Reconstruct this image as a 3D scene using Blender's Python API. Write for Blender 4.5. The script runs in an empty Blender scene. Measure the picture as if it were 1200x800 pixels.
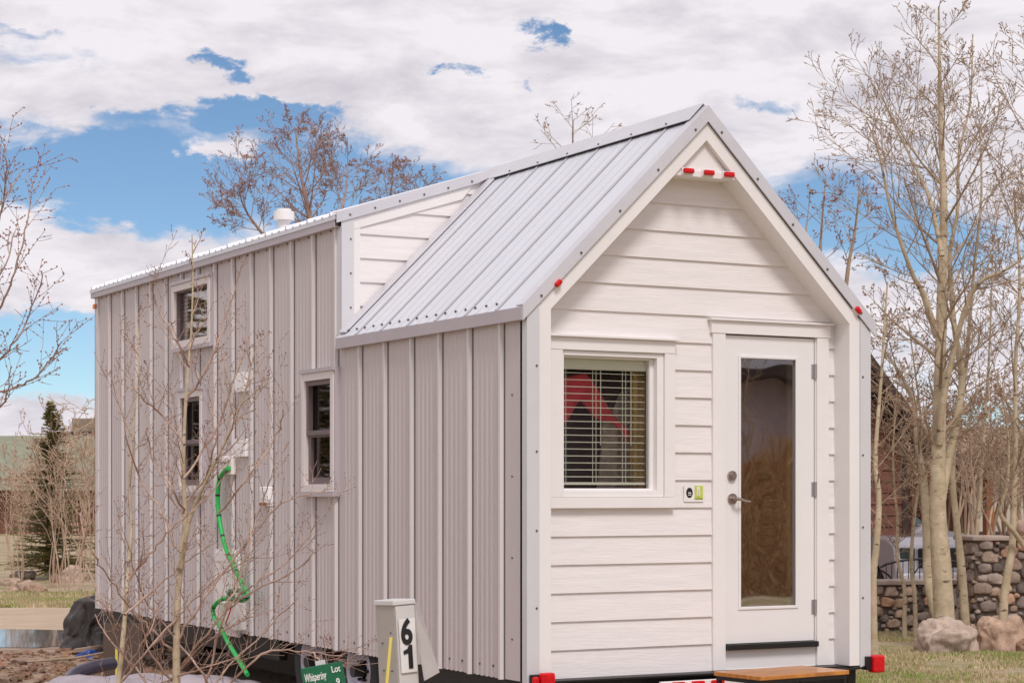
import bpy, math, random
import numpy as np
from mathutils import Vector, Matrix, noise
random.seed(7)
R = math.radians
sc = bpy.context.scene
col = sc.collection
# ------------------------------------------------------------------ camera frame
TH = R(28.5); FPX = 2330.0; HZ = 577.0; ZC = 1.65
F = Vector((math.sin(TH), math.cos(TH), 0)); RT = Vector((math.cos(TH), -math.sin(TH), 0))
CAM = -(12.04*F + 0.0981*RT) + Vector((0, 0, ZC))
def at(px, py, D):                       # a point the survey put at depth D
    return CAM + F*D + RT*((px-600)/FPX*D) + Vector((0, 0, (HZ-py)/FPX*D))
def gd(px, D, z=0.0):
    p = CAM + F*D + RT*((px-600)/FPX*D); return Vector((p.x, p.y, z))
def Yw(px):
    t = (px-600)/FPX; return (.0981-12.04*t)/(.4772+.8788*t)
def onwall(px, py, x=0.0):
    t = (px-600)/FPX
    Y = (.0981+.8788*x-t*(12.04+.4772*x))/(.4772+.8788*t)
    D = 12.04+.4772*x+.8788*Y
    return Vector((x, Y, ZC+(HZ-py)/FPX*D))

# ------------------------------------------------------------------ mesh builder
class MB:
    def __init__(s): s.v = []; s.f = []; s.mi = []; s.c = []; s.sm = []
    def add(s, vs, fs, m=0, c=None, sm=False):
        b = len(s.v); s.v.extend([tuple(p) for p in vs])
        for f in fs:
            s.f.append(tuple(i+b for i in f)); s.mi.append(m); s.c.append(c or (1, 1, 1)); s.sm.append(sm)
    def hexa(s, p, m=0, c=None):
        s.add(p, [(0,3,2,1),(4,5,6,7),(0,1,5,4),(1,2,6,5),(2,3,7,6),(3,0,4,7)], m, c)
    def box(s, x0, x1, y0, y1, z0, z1, m=0, c=None):
        if x1 < x0: x0, x1 = x1, x0
        if y1 < y0: y0, y1 = y1, y0
        s.hexa([(x0,y0,z0),(x1,y0,z0),(x1,y1,z0),(x0,y1,z0),(x0,y0,z1),(x1,y0,z1),(x1,y1,z1),(x0,y1,z1)], m, c)
    def obox(s, o, ax, ay, az, m=0, c=None):      # o = corner, three edge vectors
        o, ax, ay, az = map(Vector, (o, ax, ay, az))
        s.hexa([o, o+ax, o+ax+ay, o+ay, o+az, o+ax+az, o+ax+ay+az, o+ay+az], m, c)
    def prism(s, poly, ext, m=0, c=None):
        n = len(poly); e = Vector(ext); a = [Vector(p) for p in poly]
        nrm = Vector((0,0,0))
        for i in range(n): nrm += a[i].cross(a[(i+1) % n])
        if nrm.dot(e) > 0: a = a[::-1]
        vs = a + [p+e for p in a]
        fs = [tuple(range(n)), tuple(range(2*n-1, n-1, -1))] + [((i+1) % n, i, n+i, n+(i+1) % n) for i in range(n)]
        s.add(vs, fs, m, c)
    def xz(s, poly, y0, y1, m=0, c=None):
        s.prism([(x, y0, z) for x, z in poly], (0, y1-y0, 0), m, c)
    def tube(s, path, rad, n=6, m=0, c=None, cap=True, sm=True):
        path = [Vector(p) for p in path]; k = len(path)
        if not hasattr(rad, '__len__'): rad = [rad]*k
        vs = []; u = None
        for i, p in enumerate(path):
            d = (path[min(i+1, k-1)]-path[max(i-1, 0)])
            if d.length < 1e-9: d = Vector((0,0,1))
            d.normalize()
            if u is None:
                u = d.orthogonal().normalized()
            else:
                u = (u-d*u.dot(d))
                u = u.normalized() if u.length > 1e-6 else d.orthogonal().normalized()
            w = d.cross(u)
            for j in range(n):
                a = 2*math.pi*j/n; vs.append(p+(u*math.cos(a)+w*math.sin(a))*rad[i])
        fs = [(i*n+j, i*n+(j+1) % n, (i+1)*n+(j+1) % n, (i+1)*n+j) for i in range(k-1) for j in range(n)]
        s.add(vs, fs, m, c, sm)
        if cap: s.add(vs[:n], [tuple(range(n-1, -1, -1))], m, c); s.add(vs[-n:], [tuple(range(n))], m, c)
    def cyl(s, p0, p1, r, n=16, m=0, c=None, r1=None): s.tube([p0, p1], [r, r if r1 is None else r1], n, m, c)
    def octa(s, p, r, d=None, k=2.0, m=0, c=None):
        p = Vector(p); d = (d or Vector((0,0,1))).normalized(); u = d.orthogonal().normalized()*r; w = d.cross(u)
        s.add([p+d*r*k, p-d*r*k*.6, p+u, p+w, p-u, p-w], [(0,2,3),(0,3,4),(0,4,5),(0,5,2),(1,3,2),(1,4,3),(1,5,4),(1,2,5)], m, c)
    def build(s, name, mats, parent=None, bevel=0, kind=None, seg=2):
        me = bpy.data.meshes.new(name)
        me.from_pydata(s.v, [], s.f)
        if not isinstance(mats, (list, tuple)): mats = [mats]
        for m in mats: me.materials.append(m)
        if any(s.mi): me.polygons.foreach_set('material_index', s.mi)
        if any(s.sm): me.polygons.foreach_set('use_smooth', s.sm)
        if any(c != (1, 1, 1) for c in s.c):
            at_ = me.attributes.new('tint', 'FLOAT_COLOR', 'CORNER')
            arr = []
            for f, c in zip(s.f, s.c): arr.extend((c[0], c[1], c[2], 1)*len(f))
            at_.data.foreach_set('color', arr)
        me.update()
        o = bpy.data.objects.new(name, me); col.objects.link(o)
        if parent: o.parent = parent
        if bevel:
            b = o.modifiers.new('b', 'BEVEL'); b.width = bevel; b.segments = seg; b.limit_method = 'ANGLE'; b.angle_limit = R(40)
        if kind: o['kind'] = kind
        return o
def clip(poly, a, b, c):                 # keep a*x + b*z <= c
    out = []
    for i in range(len(poly)):
        p, q = poly[i], poly[(i+1) % len(poly)]
        dp = a*p[0]+b*p[1]-c; dq = a*q[0]+b*q[1]-c
        if dp <= 0: out.append(p)
        if (dp < 0 < dq) or (dq < 0 < dp):
            t = dp/(dp-dq); out.append((p[0]+(q[0]-p[0])*t, p[1]+(q[1]-p[1])*t))
    return out
def holes(u0, u1, v0, v1, hs):           # rectangle minus rectangles -> rectangles
    us = sorted({u0, u1, *[min(max(x, u0), u1) for h in hs for x in h[:2]]})
    out = []
    for a, b in zip(us, us[1:]):
        if b-a < 1e-5: continue
        iv = [(v0, v1)]
        for h in hs:
            if h[0] <= a+1e-6 and h[1] >= b-1e-6:
                nv = []
                for p, q in iv:
                    if h[3] <= p or h[2] >= q: nv.append((p, q)); continue
                    if h[2] > p: nv.append((p, h[2]))
                    if h[3] < q: nv.append((h[3], q))
                iv = nv
        out += [(a, b, p, q) for p, q in iv if q-p > 1e-5]
    return out
def empty(name, loc, rz=0, label=None, cat=None, group=None):
    o = bpy.data.objects.new(name, None); col.objects.link(o); o.location = loc; o.rotation_euler = (0, 0, rz)
    o.empty_display_size = .2
    return tag(o, label, cat, group)
def tag(o, label=None, cat=None, group=None, kind=None):
    if label: o['label'] = label
    if cat: o['category'] = cat
    if group: o['group'] = group
    if kind: o['kind'] = kind
    return o
def origin(o, p):                        # move a mesh object's origin to p
    p = Vector(p); o.data.transform(Matrix.Translation(-p)); o.location = p; return o
def copytree(o, parent=None):
    c = o.copy(); col.objects.link(c); c.parent = parent
    for ch in list(o.children): copytree(ch, c)
    return c

# ------------------------------------------------------------------ materials
def mat(name, c, rough=.6, metal=0, var=0, vscale=5, c2=None, bump=0, bscale=40, stretch=None, tint=False, spec=.5, detail=6, coat=0):
    m = bpy.data.materials.new(name); m.use_nodes = True; nt = m.node_tree; N = nt.nodes; L = nt.links
    b = N['Principled BSDF']; b.inputs['Roughness'].default_value = rough; b.inputs['Metallic'].default_value = metal
    b.inputs['Specular IOR Level'].default_value = spec; b.inputs['Coat Weight'].default_value = coat
    b.inputs['Base Color'].default_value = (*c, 1)
    tc = N.new('ShaderNodeTexCoord'); mp = N.new('ShaderNodeMapping'); L.new(tc.outputs['Object'], mp.inputs['Vector'])
    if stretch: mp.inputs['Scale'].default_value = stretch
    src = None
    if c2 is not None or var:
        if c2 is None: c2 = tuple(x*(1-var) for x in c)
        n = N.new('ShaderNodeTexNoise'); n.inputs['Scale'].default_value = vscale; n.inputs['Detail'].default_value = detail; n.inputs['Roughness'].default_value = .65
        L.new(mp.outputs[0], n.inputs['Vector'])
        r = N.new('ShaderNodeValToRGB'); r.color_ramp.elements[0].position = .35; r.color_ramp.elements[1].position = .65
        r.color_ramp.elements[0].color = (*c2, 1); r.color_ramp.elements[1].color = (*c, 1)
        L.new(n.outputs['Fac'], r.inputs['Fac']); src = r.outputs['Color']
    if tint:
        a = N.new('ShaderNodeAttribute'); a.attribute_name = 'tint'
        mx = N.new('ShaderNodeMix'); mx.data_type = 'RGBA'; mx.blend_type = 'MULTIPLY'; mx.inputs['Factor'].default_value = 1
        if src: L.new(src, mx.inputs['A'])
        else: mx.inputs['A'].default_value = (*c, 1)
        L.new(a.outputs['Color'], mx.inputs['B']); src = mx.outputs['Result']
    if src: L.new(src, b.inputs['Base Color'])
    if bump:
        n2 = N.new('ShaderNodeTexNoise'); n2.inputs['Scale'].default_value = bscale; n2.inputs['Detail'].default_value = 5
        L.new(mp.outputs[0], n2.inputs['Vector'])
        bp = N.new('ShaderNodeBump'); bp.inputs['Strength'].default_value = bump; bp.inputs['Distance'].default_value = .01
        L.new(n2.outputs['Fac'], bp.inputs['Height']); L.new(bp.outputs[0], b.inputs['Normal'])
    return m
def glassmat(name, refl, rough=.01, tintc=(.9, .9, .9), wavy=0):
    m = bpy.data.materials.new(name); m.use_nodes = True; nt = m.node_tree; N = nt.nodes; L = nt.links
    N.remove(N['Principled BSDF']); out = N['Material Output']
    t = N.new('ShaderNodeBsdfTransparent'); t.inputs[0].default_value = (*tintc, 1)
    g = N.new('ShaderNodeBsdfGlossy'); g.inputs['Roughness'].default_value = rough; g.inputs['Color'].default_value = (.95, .93, .93, 1)
    fr = N.new('ShaderNodeLayerWeight'); fr.inputs['Blend'].default_value = .35
    ad = N.new('ShaderNodeMath'); ad.operation = 'MULTIPLY_ADD'; ad.inputs[1].default_value = .6; ad.inputs[2].default_value = refl; ad.use_clamp = True
    L.new(fr.outputs['Fresnel'], ad.inputs[0])
    mx = N.new('ShaderNodeMixShader'); L.new(ad.outputs[0], mx.inputs[0]); L.new(t.outputs[0], mx.inputs[1]); L.new(g.outputs[0], mx.inputs[2])
    L.new(mx.outputs[0], out.inputs['Surface'])
    if wavy:
        tc = N.new('ShaderNodeTexCoord'); n = N.new('ShaderNodeTexNoise'); n.inputs['Scale'].default_value = 2.2; n.inputs['Detail'].default_value = 1
        L.new(tc.outputs['Object'], n.inputs['Vector'])
        bp = N.new('ShaderNodeBump'); bp.inputs['Strength'].default_value = wavy; bp.inputs['Distance'].default_value = .05
        L.new(n.outputs['Fac'], bp.inputs['Height']); L.new(bp.outputs[0], g.inputs['Normal'])
    return m
def barkmat(name, c, c2):
    m = mat(name, c, .85, c2=c2, vscale=6, bump=.6, bscale=30, detail=9); nt = m.node_tree; N = nt.nodes; L = nt.links; b = N['Principled BSDF']
    src = b.inputs['Base Color'].links[0].from_socket
    tc = N.new('ShaderNodeTexCoord'); mp = N.new('ShaderNodeMapping'); mp.inputs['Scale'].default_value = (9, 9, 22); L.new(tc.outputs['Object'], mp.inputs['Vector'])
    n = N.new('ShaderNodeTexNoise'); n.inputs['Scale'].default_value = 1.0; n.inputs['Detail'].default_value = 4; L.new(mp.outputs[0], n.inputs['Vector'])
    r = N.new('ShaderNodeValToRGB'); r.color_ramp.elements[0].position = .61; r.color_ramp.elements[1].position = .70; L.new(n.outputs['Fac'], r.inputs['Fac'])
    mx = N.new('ShaderNodeMix'); mx.data_type = 'RGBA'; L.new(r.outputs[0], mx.inputs['Factor']); L.new(src, mx.inputs['A']); mx.inputs['B'].default_value = (.13, .09, .06, 1)
    L.new(mx.outputs['Result'], b.inputs['Base Color']); return m
def metal_panel(name, c, rough, axis_scale, metal=0, amt=.25):
    """painted steel with fine rolled striations"""
    m = mat(name, c, rough, metal, var=.05, vscale=1.1, stretch=(1, 4, .5))
    nt = m.node_tree; N = nt.nodes; L = nt.links; b = N['Principled BSDF']
    tc = N.new('ShaderNodeTexCoord'); mp = N.new('ShaderNodeMapping'); mp.inputs['Scale'].default_value = axis_scale
    L.new(tc.outputs['Object'], mp.inputs['Vector'])
    w = N.new('ShaderNodeTexWave'); w.bands_direction = 'Y'; w.inputs['Scale'].default_value = 1; w.inputs['Distortion'].default_value = 0
    L.new(mp.outputs[0], w.inputs['Vector'])
    n = N.new('ShaderNodeTexNoise'); n.inputs['Scale'].default_value = 3; n.inputs['Detail'].default_value = 3
    L.new(tc.outputs['Object'], n.inputs['Vector'])
    ad = N.new('ShaderNodeMath'); ad.operation = 'MULTIPLY_ADD'; ad.inputs[1].default_value = 1.6
    L.new(n.outputs['Fac'], ad.inputs[0]); L.new(w.outputs['Fac'], ad.inputs[2])
    bp = N.new('ShaderNodeBump'); bp.inputs['Strength'].default_value = amt; bp.inputs['Distance'].default_value = .004
    L.new(ad.outputs[0], bp.inputs['Height']); L.new(bp.outputs[0], b.inputs['Normal'])
    return m
M = {}
M['siding'] = mat('white_lap_siding', (.82, .775, .77), .55, var=.08, vscale=2, bump=.2, bscale=7, stretch=(1.4, 1, 16))
M['trim'] = mat('white_trim', (.82, .79, .78), .5, var=.04, vscale=3, bump=.05, bscale=60)
M['door'] = mat('door_paint', (.80, .78, .78), .4, var=.03, vscale=2)
M['wallmetal'] = metal_panel('mauve_grey_steel', (.60, .54, .54), .42, (1, 21, 1), amt=.22)
M['ribmetal'] = mat('rib_steel', (.70, .65, .645), .35, var=.05, vscale=2)  # paler than the wall, sunlight on the rib flanks put into the colour
M['roofmetal'] = metal_panel('galvanised_roof', (.74, .75, .80), .38, (1, 21, 1), metal=.25, amt=.15)
M['galv'] = mat('galvanised_trim', (.64, .63, .67), .42, metal=.15, var=.08, vscale=3)
M['cornermetal'] = mat('pale_corner_flashing', (.66, .66, .68), .4, metal=.1, var=.05, vscale=3)
M['seam_shade'] = mat('seam_shadow_paint', (.13, .11, .115), .7)  # dark strip colour standing in for the shadow at the panel laps
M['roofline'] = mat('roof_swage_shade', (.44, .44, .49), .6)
M['drip'] = mat('mauve_drip_edge', (.50, .45, .48), .45, var=.06, vscale=3)
M['dark'] = mat('dark_gap', (.03, .028, .03), .8)
M['screw'] = mat('screw_head', (.12, .10, .10), .5, metal=.4)
M['black'] = mat('black_steel', (.008, .007, .008), .5, var=.3, vscale=12)
M['plastic'] = mat('black_plastic', (.012, .012, .013), .4)
M['rubber'] = mat('tyre_rubber', (.03, .03, .032), .85, bump=.3, bscale=50)
M['rim'] = mat('pale_wheel_rim', (.50, .48, .56), .4, metal=.2, var=.12)
M['red'] = mat('red_lens', (.72, .004, .010), .35, c2=(.50, .003, .008), vscale=30, spec=.3, coat=.1, bump=.3, bscale=120)
M['amber'] = mat('amber_lens', (.75, .22, .03), .2)
M['glass'] = glassmat('window_glass', .02, .01, (.97, .97, .97))
M['doorglass'] = glassmat('door_glass', .36, .012, (.75, .72, .68), wavy=.05)
M['sideglass'] = glassmat('side_glass', .0, .02, (.45, .4, .38))
M['sash'] = mat('taupe_sash', (.17, .125, .13), .5)
M['sidetrim'] = mat('pinkish_window_trim', (.74, .68, .67), .5)
M['blind'] = mat('cream_blind', (.88, .90, .72), .5)
M['cord'] = mat('cord', (.7, .7, .62), .8)
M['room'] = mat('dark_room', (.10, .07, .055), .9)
M['redcloth'] = mat('red_cloth', (.85, .05, .09), .8, var=.3, vscale=6)
M['curtain'] = mat('tan_curtain', (.72, .52, .20), .9, var=.35, vscale=8)
M['greycloth'] = mat('grey_cloth', (.55, .46, .40), .9, var=.4, vscale=8)
M['nickel'] = mat('brushed_nickel', (.45, .38, .35), .3, metal=.9)
M['hinge'] = mat('steel_hinge', (.45, .43, .44), .35, metal=.7)
M['box'] = mat('cream_utility_box', (.90, .84, .82), .5, var=.06, vscale=6)
M['vent'] = mat('white_vent_plastic', (.93, .91, .90), .4)
M['hatch'] = mat('grey_hatch', (.58, .52, .52), .5, var=.05)
M['green'] = mat('green_hose_rubber', (.012, .44, .08), .4)
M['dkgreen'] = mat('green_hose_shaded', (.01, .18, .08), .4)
M['signgreen'] = mat('green_sign_paint', (.005, .13, .06), .45, var=.1)
M['white'] = mat('white_letters', (.82, .82, .80), .5)
M['blackink'] = mat('black_ink', (.012, .01, .012), .5)
M['lime'] = mat('lime_label', (.52, .62, .06), .5)
M['limed'] = mat('lime_label_dark', (.28, .36, .03), .5)
M['wood'] = mat('varnished_orange_wood', (.62, .25, .045), .35, c2=(.36, .13, .03), vscale=6, stretch=(1, 12, 1), coat=.4)
M['yellow'] = mat('yellow_stake_paint', (.72, .60, .10), .5)
M['pedestal'] = mat('weathered_grey_pedestal', (.42, .38, .36), .55, var=.12, vscale=6)
M['pedlight'] = mat('light_grey_pedestal_lid', (.62, .60, .59), .5, var=.08, vscale=6)
M['plate'] = mat('number_plate_white', (.76, .74, .73), .4)
M['bark'] = barkmat('aspen_bark', (.56, .46, .32), (.37, .29, .18))
M['twig'] = mat('tan_twig', (.44, .33, .22), .8, c2=(.28, .19, .13), vscale=4)
M['twigsap'] = mat('pinkish_young_twig', (.52, .38, .30), .75, c2=(.34, .21, .16), vscale=9)
M['twigpink'] = mat('mauve_twig', (.42, .31, .24), .8, c2=(.30, .19, .17), vscale=4)
M['twigpale'] = mat('pale_dry_twig', (.62, .47, .34), .85, c2=(.38, .25, .18), vscale=4)
M['bud'] = mat('red_brown_bud', (.34, .15, .12), .7)
M['budsap'] = mat('dark_red_bud', (.16, .05, .045), .6)
M['budtan'] = mat('tan_bud', (.34, .19, .12), .7)
M['needle'] = mat('spruce_needles', (.12, .13, .05), .8, c2=(.28, .24, .09), vscale=3)
M['needledark'] = mat('juniper_needles', (.03, .045, .02), .85, c2=(.10, .10, .035), vscale=5)
M['rock'] = mat('boulder_granite', (.42, .34, .28), .9, c2=(.22, .17, .145), vscale=6, bump=1.0, bscale=22, tint=True, detail=10)
M['stone'] = mat('masonry_stone', (.42, .34, .29), .85, c2=(.22, .165, .135), vscale=7, bump=.8, bscale=25, tint=True)
M['mortar'] = mat('dark_mortar', (.15, .115, .095), .95, bump=.5, bscale=60)
M['cap'] = mat('pale_cap_stone', (.50, .40, .34), .8, var=.25, vscale=5)
M['iron'] = mat('black_iron', (.02, .018, .02), .45)
M['cabin'] = mat('red_brown_log_siding', (.215, .088, .06), .8, c2=(.14, .055, .038), vscale=5, stretch=(1, 1, 6))
M['cabinroof'] = mat('dark_brown_shingle', (.075, .05, .045), .9, var=.4, vscale=9)
M['orangepost'] = mat('orange_brown_post', (.36, .13, .05), .7, var=.3, vscale=5)
M['cream'] = mat('pale_stucco', (.52, .46, .40), .8, var=.1)
M['tanroof'] = mat('tan_shingle_roof', (.30, .24, .17), .9, var=.25, vscale=6)
M['greenroof'] = mat('sage_green_roof', (.26, .27, .19), .8, c2=(.20, .21, .15), vscale=3)
M['silver'] = mat('silver_car_paint', (.50, .48, .52), .3, metal=.4, coat=.5)
M['carglass'] = mat('dark_car_glass', (.03, .05, .055), .08)
M['tarp'] = mat('black_tarpaulin', (.02, .016, .015), .42, c2=(.07, .056, .05), vscale=5, bump=1.0, bscale=7, spec=.35)
M['sheet'] = mat('lavender_grey_sheet', (.42, .37, .40), .45, var=.25, vscale=4, bump=.4, bscale=14)
M['bluetarp'] = mat('blue_plastic', (.02, .05, .22), .4)
M['lumber'] = mat('weathered_lumber', (.42, .31, .22), .85, var=.3, vscale=5, stretch=(1, 8, 8))
M['steelpipe'] = mat('dark_grey_pipe', (.10, .09, .13), .3, metal=.5)
M['concrete'] = mat('concrete_block', (.50, .47, .45), .9, var=.15, vscale=12)
M['darkrock'] = mat('dark_glossy_rock', (.05, .048, .055), .4, c2=(.16, .15, .16), vscale=3, bump=.6, bscale=10)
M['soil'] = mat('brown_clod', (.24, .165, .12), .95, c2=(.16, .09, .06), vscale=8, bump=.8, bscale=40, tint=True)

# ------------------------------------------------------------------ tiny house
W = 2.6; L_ = 8.89; YD = 2.817; Z0 = .50; ZE = 2.82; RZ = 4.10; RC = .18
TAN = (RZ-ZE)/1.3
def zr(x): return ZE+min(x, W-x)*TAN
def zd(x): return 3.69+x*(RZ-3.69)/1.3
RIBS = [.327+.4265*k for k in range(-0, 21)]
house = empty('tiny_house', (0, 0, 0), 0, 'tiny house on wheels with grey metal side wall, white lap sided gable and steel roof', 'tiny house')
SW = [(2.90, 3.42, 1.70, 2.50, 2), (5.73, 6.26, 1.70, 2.49, 2), (5.53, 6.43, 2.97, 3.44, 1)]   # y0,y1,z0,z1, sashes (openings)
TR = .045
# left wall sheet, ribs and screws
w = MB()
hs = [(a, b, c, d) for a, b, c, d, _ in SW]
for a, b, p, q in holes(.05, YD, Z0, ZE-.03, hs) + holes(YD, L_, Z0, 3.655, hs): w.box(0, .04, a, b, p, q)
for y in RIBS:
    if y > L_-.05: continue
    top = ZE-.06 if y < YD else 3.62
    iv = [(Z0-.005, top)]
    for a, b, c, d, _ in SW:
        if a-TR-.02 < y < b+TR+.02:
            iv = [s for p, q in iv for s in ((p, min(q, c-TR)), (max(p, d+TR), q)) if s[1]-s[0] > .02]
    for p, q in iv:
        w.prism([(.002, y-.020, p), (-.026, y-.012, p), (-.026, y+.012, p), (.002, y+.022, p)], (0, 0, q-p), 1)
        w.box(-.0035, .001, y-.034, y-.021, p, q, 3)  # dark strip paints the lap shadow beside the rib
    for dy in (.085, .15, .215, .28, .345):
        ym = y+dy; iv = [(Z0-.003, top)]
        if ym > L_-.1 or YD-.03 < ym < YD+.02: continue
        if ym > YD and y < YD: iv = [(Z0-.003, 3.62)]
        for a, b, c, d, _ in SW:
            if a-TR-.04 < ym < b+TR+.04: iv = [s for p, q in iv for s in ((p, min(q, c-TR)), (max(p, d+TR), q)) if s[1]-s[0] > .02]
        for p, q in iv: w.prism([(.001, ym-.018, p), (-.0045, ym-.008, p), (-.0045, ym+.008, p), (.001, ym+.018, p)], (0, 0, q-p))
    for dy in (.12, .30):
        for z in (Z0+.07, top-.04):
            if y+dy < L_-.03: w.cyl((.001, y+dy, z), (-.006, y+dy, z), .0085, 6, 2)
for k in range(5): w.cyl((.001, .20, .75+k*.5), (-.006, .20, .75+k*.5), .006, 6, 2)
w.build('metal_side_wall', [M['wallmetal'], M['ribmetal'], M['screw'], M['seam_shade']], house)
w = MB()
for a, b, p, q in holes(.08, L_, Z0, ZE-.03, []): w.box(W-.04, W, a, b, p, q)
for y in RIBS:
    if y < L_-.05: w.box(W-.002, W+.024, y-.018, y+.018, Z0, ZE-.05, 1)
w.build('metal_side_wall', [M['wallmetal'], M['ribmetal']], house)
w = MB(); w.xz([(0, Z0), (W, Z0), (W, ZE-.04), (1.3, RZ-.05), (0, 3.64)], L_-.04, L_-.001); w.build('rear_wall', M['wallmetal'], house)
# interior lining
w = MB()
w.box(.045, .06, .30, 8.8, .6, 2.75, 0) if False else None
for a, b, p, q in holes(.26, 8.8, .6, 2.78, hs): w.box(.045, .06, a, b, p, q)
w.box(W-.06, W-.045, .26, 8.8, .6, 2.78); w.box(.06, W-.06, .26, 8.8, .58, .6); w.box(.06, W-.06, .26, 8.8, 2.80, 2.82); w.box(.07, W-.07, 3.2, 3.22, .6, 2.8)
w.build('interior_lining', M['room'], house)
# recessed front wall in lap siding
EXP = .1765; LAP0 = 1.732-7*EXP
GLX = (.336, .988); GLZ = (1.677, 2.493); WX = (.322, 1.072); WZ = (1.62, 2.535)
DX = (1.55, 2.276); DZ = (.662, 2.68)
cuts = [(WX[0], WX[1], WZ[0], WZ[1]), (1.545, 2.285, .50, 2.69)]
w = MB(); k = -1
while LAP0+k*EXP < 4.0:
    za = max(LAP0+k*EXP, Z0-.01); zb = LAP0+(k+1)*EXP; k += 1
    if zb <= Z0+.01: continue
    zs = sorted({za, zb, *[z for c in cuts for z in c[2:] if za < z < zb]})
    for p, q in zip(zs, zs[1:]):
        mid = (p+q)/2
        xs = [(.10, W-.10)]
        for c in cuts:
            if c[2] < mid < c[3]:
                xs = [s for u, v in xs for s in ((u, min(v, c[0])), (max(u, c[1]), v)) if s[1]-s[0] > .01]
        for u, v in xs:
            poly = [(u, p), (v, p), (v, q), (u, q)]
            poly = clip(poly, -TAN, 1, ZE-.10); poly = clip(poly, TAN, 1, ZE-.10+W*TAN)
            if len(poly) < 3: continue
            def yy(z): return RC-.004-.013*(zb-z)/(zb-za)
            n = len(poly); vs = [(x, yy(z), z) for x, z in poly]+[(x, RC+.03, z) for x, z in poly]
            w.add(vs, [tuple(range(n)), tuple(range(2*n-1, n-1, -1))]+[((i+1) % n, i, n+i, n+(i+1) % n) for i in range(n)])
w.build('front_lap_siding', M['siding'], house)
# white gable frame (posts, rake boards, soffit) one part per side
for sgn in (0, 1):
    def mx(x): return W-x if sgn else x
    w = MB()
    pl = [(.075, Z0), (.16, Z0), (.16, zr(.16)-.21), (1.3, RZ-.21), (1.3, RZ-.09), (.075, zr(.075)-.09)]
    w.xz([(mx(x), z) for x, z in pl], 0, RC+.02)
    w.build('white_gable_frame', M['trim'], house, bevel=.003)
    w = MB()
    if not sgn: w.xz([(-.012, Z0-.01), (.075, Z0-.01), (.075, zr(.075)-.09), (-.012, zr(-.012)-.09)], -.006, .0); w.box(-.012, -.003, 0, .055, Z0-.01, ZE-.06)
    else: w.xz([(mx(-.012), Z0-.01), (mx(.075), Z0-.01), (mx(.075), zr(.075)-.09), (mx(-.012), zr(-.012)-.09)], -.006, .0); w.box(mx(-.003), mx(-.012), 0, .055, Z0-.01, ZE-.06)
    w.xz([(mx(.0), Z0), (mx(.0745), Z0), (mx(.0745), zr(.0745)-.092), (mx(0), zr(0)-.092)], .001, .1)
    for z in (.95, 1.42, 1.9, 2.42): w.cyl((mx(.055), -.005, z), (mx(.055), -.011, z), .007, 6, 1)
    w.build('corner_flashing', [M['cornermetal'], M['screw']], house)
    w = MB()
    xe = -.045
    w.xz([(mx(xe), zr(xe)-.085), (mx(1.3), RZ-.09), (mx(1.3), RZ+.012), (mx(xe), zr(xe)+.012)], -.02, -.008)
    w.xz([(mx(xe), zr(xe)+.008), (mx(1.3), RZ+.008), (mx(1.3), RZ+.014), (mx(xe), zr(xe)+.014)], -.008, .07)
    for i in range(5):
        x = .08+i*.28; w.cyl((mx(x), -.019, zr(x)-.055), (mx(x), -.026, zr(x)-.055), .008, 6, 1)
    w.build('rake_flashing', [M['galv'], M['screw']], house)
w = MB(); w.xz([(1.3-.215, 3.66), (1.3+.215, 3.66), (1.3, RZ-.2)], .035, RC+.02); w.box(1.3-.25, 1.3+.25, .012, .034, 3.655, 3.695); w.build('gable_peak_panel', M['trim'], house, bevel=.002)
def marker(name, x, y, z, sx, sz, rot=0, mt='red'):
    m_ = MB(); m_.box(-sx/2-.006, sx/2+.006, .0, .012, -sz/2-.006, sz/2+.006)
    o = m_.build(name, M['trim'] if mt == 'red' else M['black'], house, bevel=.003); o.location = (x, y-.012, z); o.rotation_euler = (0, rot, 0)
    n = MB(); n.box(-sx/2, sx/2, -.026, 0, -sz/2, sz/2); l = n.build('lens', M[mt], o, bevel=.009, seg=3); return o
for x in (1.155, 1.31, 1.465): marker('marker_light', x, .012, 3.685, .075, .032)
marker('marker_light', .196, 0, 2.925, .052, .032, -R(44)); marker('marker_light', 2.492, 0, 2.862, .052, .032, R(44))
# roof, front part, left slope
YR = YD+.0
w = MB()
w.xz([(-.045, zr(-.045)), (1.3, RZ), (1.3, RZ-.03), (-.045, zr(-.045)-.03)], 0, YR)
ca, sa = 1/math.hypot(1, TAN), TAN/math.hypot(1, TAN)
def rib(w, y, wd, h, m, left=True, x0=-.045, x1=1.28):
    for_x = (lambda x: x) if left else (lambda x: W-x)
    sg = 1 if left else -1
    def P(x, yy, hh): return (for_x(x-hh*sa), yy, zr(x)+hh*ca)
    a = [P(x0, y-wd/2, -.001), P(x0, y-wd/4, h), P(x0, y+wd/4, h), P(x0, y+wd/2, -.001)]
    b = [P(x1, y-wd/2, -.001), P(x1, y-wd/4, h), P(x1, y+wd/4, h), P(x1, y+wd/2, -.001)]
    w.add(a+b, [(0,1,2,3),(7,6,5,4),(0,4,5,1),(1,5,6,2),(2,6,7,3)], m)
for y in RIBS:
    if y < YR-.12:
        rib(w, y, .026, .007, 3); rib(w, y-.0195, .010, .0025, 2); rib(w, y+.019, .012, .003, 3)  # thin dark strip by each roof rib paints the lap shadow
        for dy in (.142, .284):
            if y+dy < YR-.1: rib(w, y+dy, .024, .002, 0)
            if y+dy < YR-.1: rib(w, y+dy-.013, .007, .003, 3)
        for dy in (.07, .21, .36):
            if y+dy < YR-.12:
                w.cyl((-.03+.03, y+dy, zr(0)-.001+.0), (-.03+.03-.008, y+dy, zr(0)+.008), .008, 6, 1)
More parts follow.
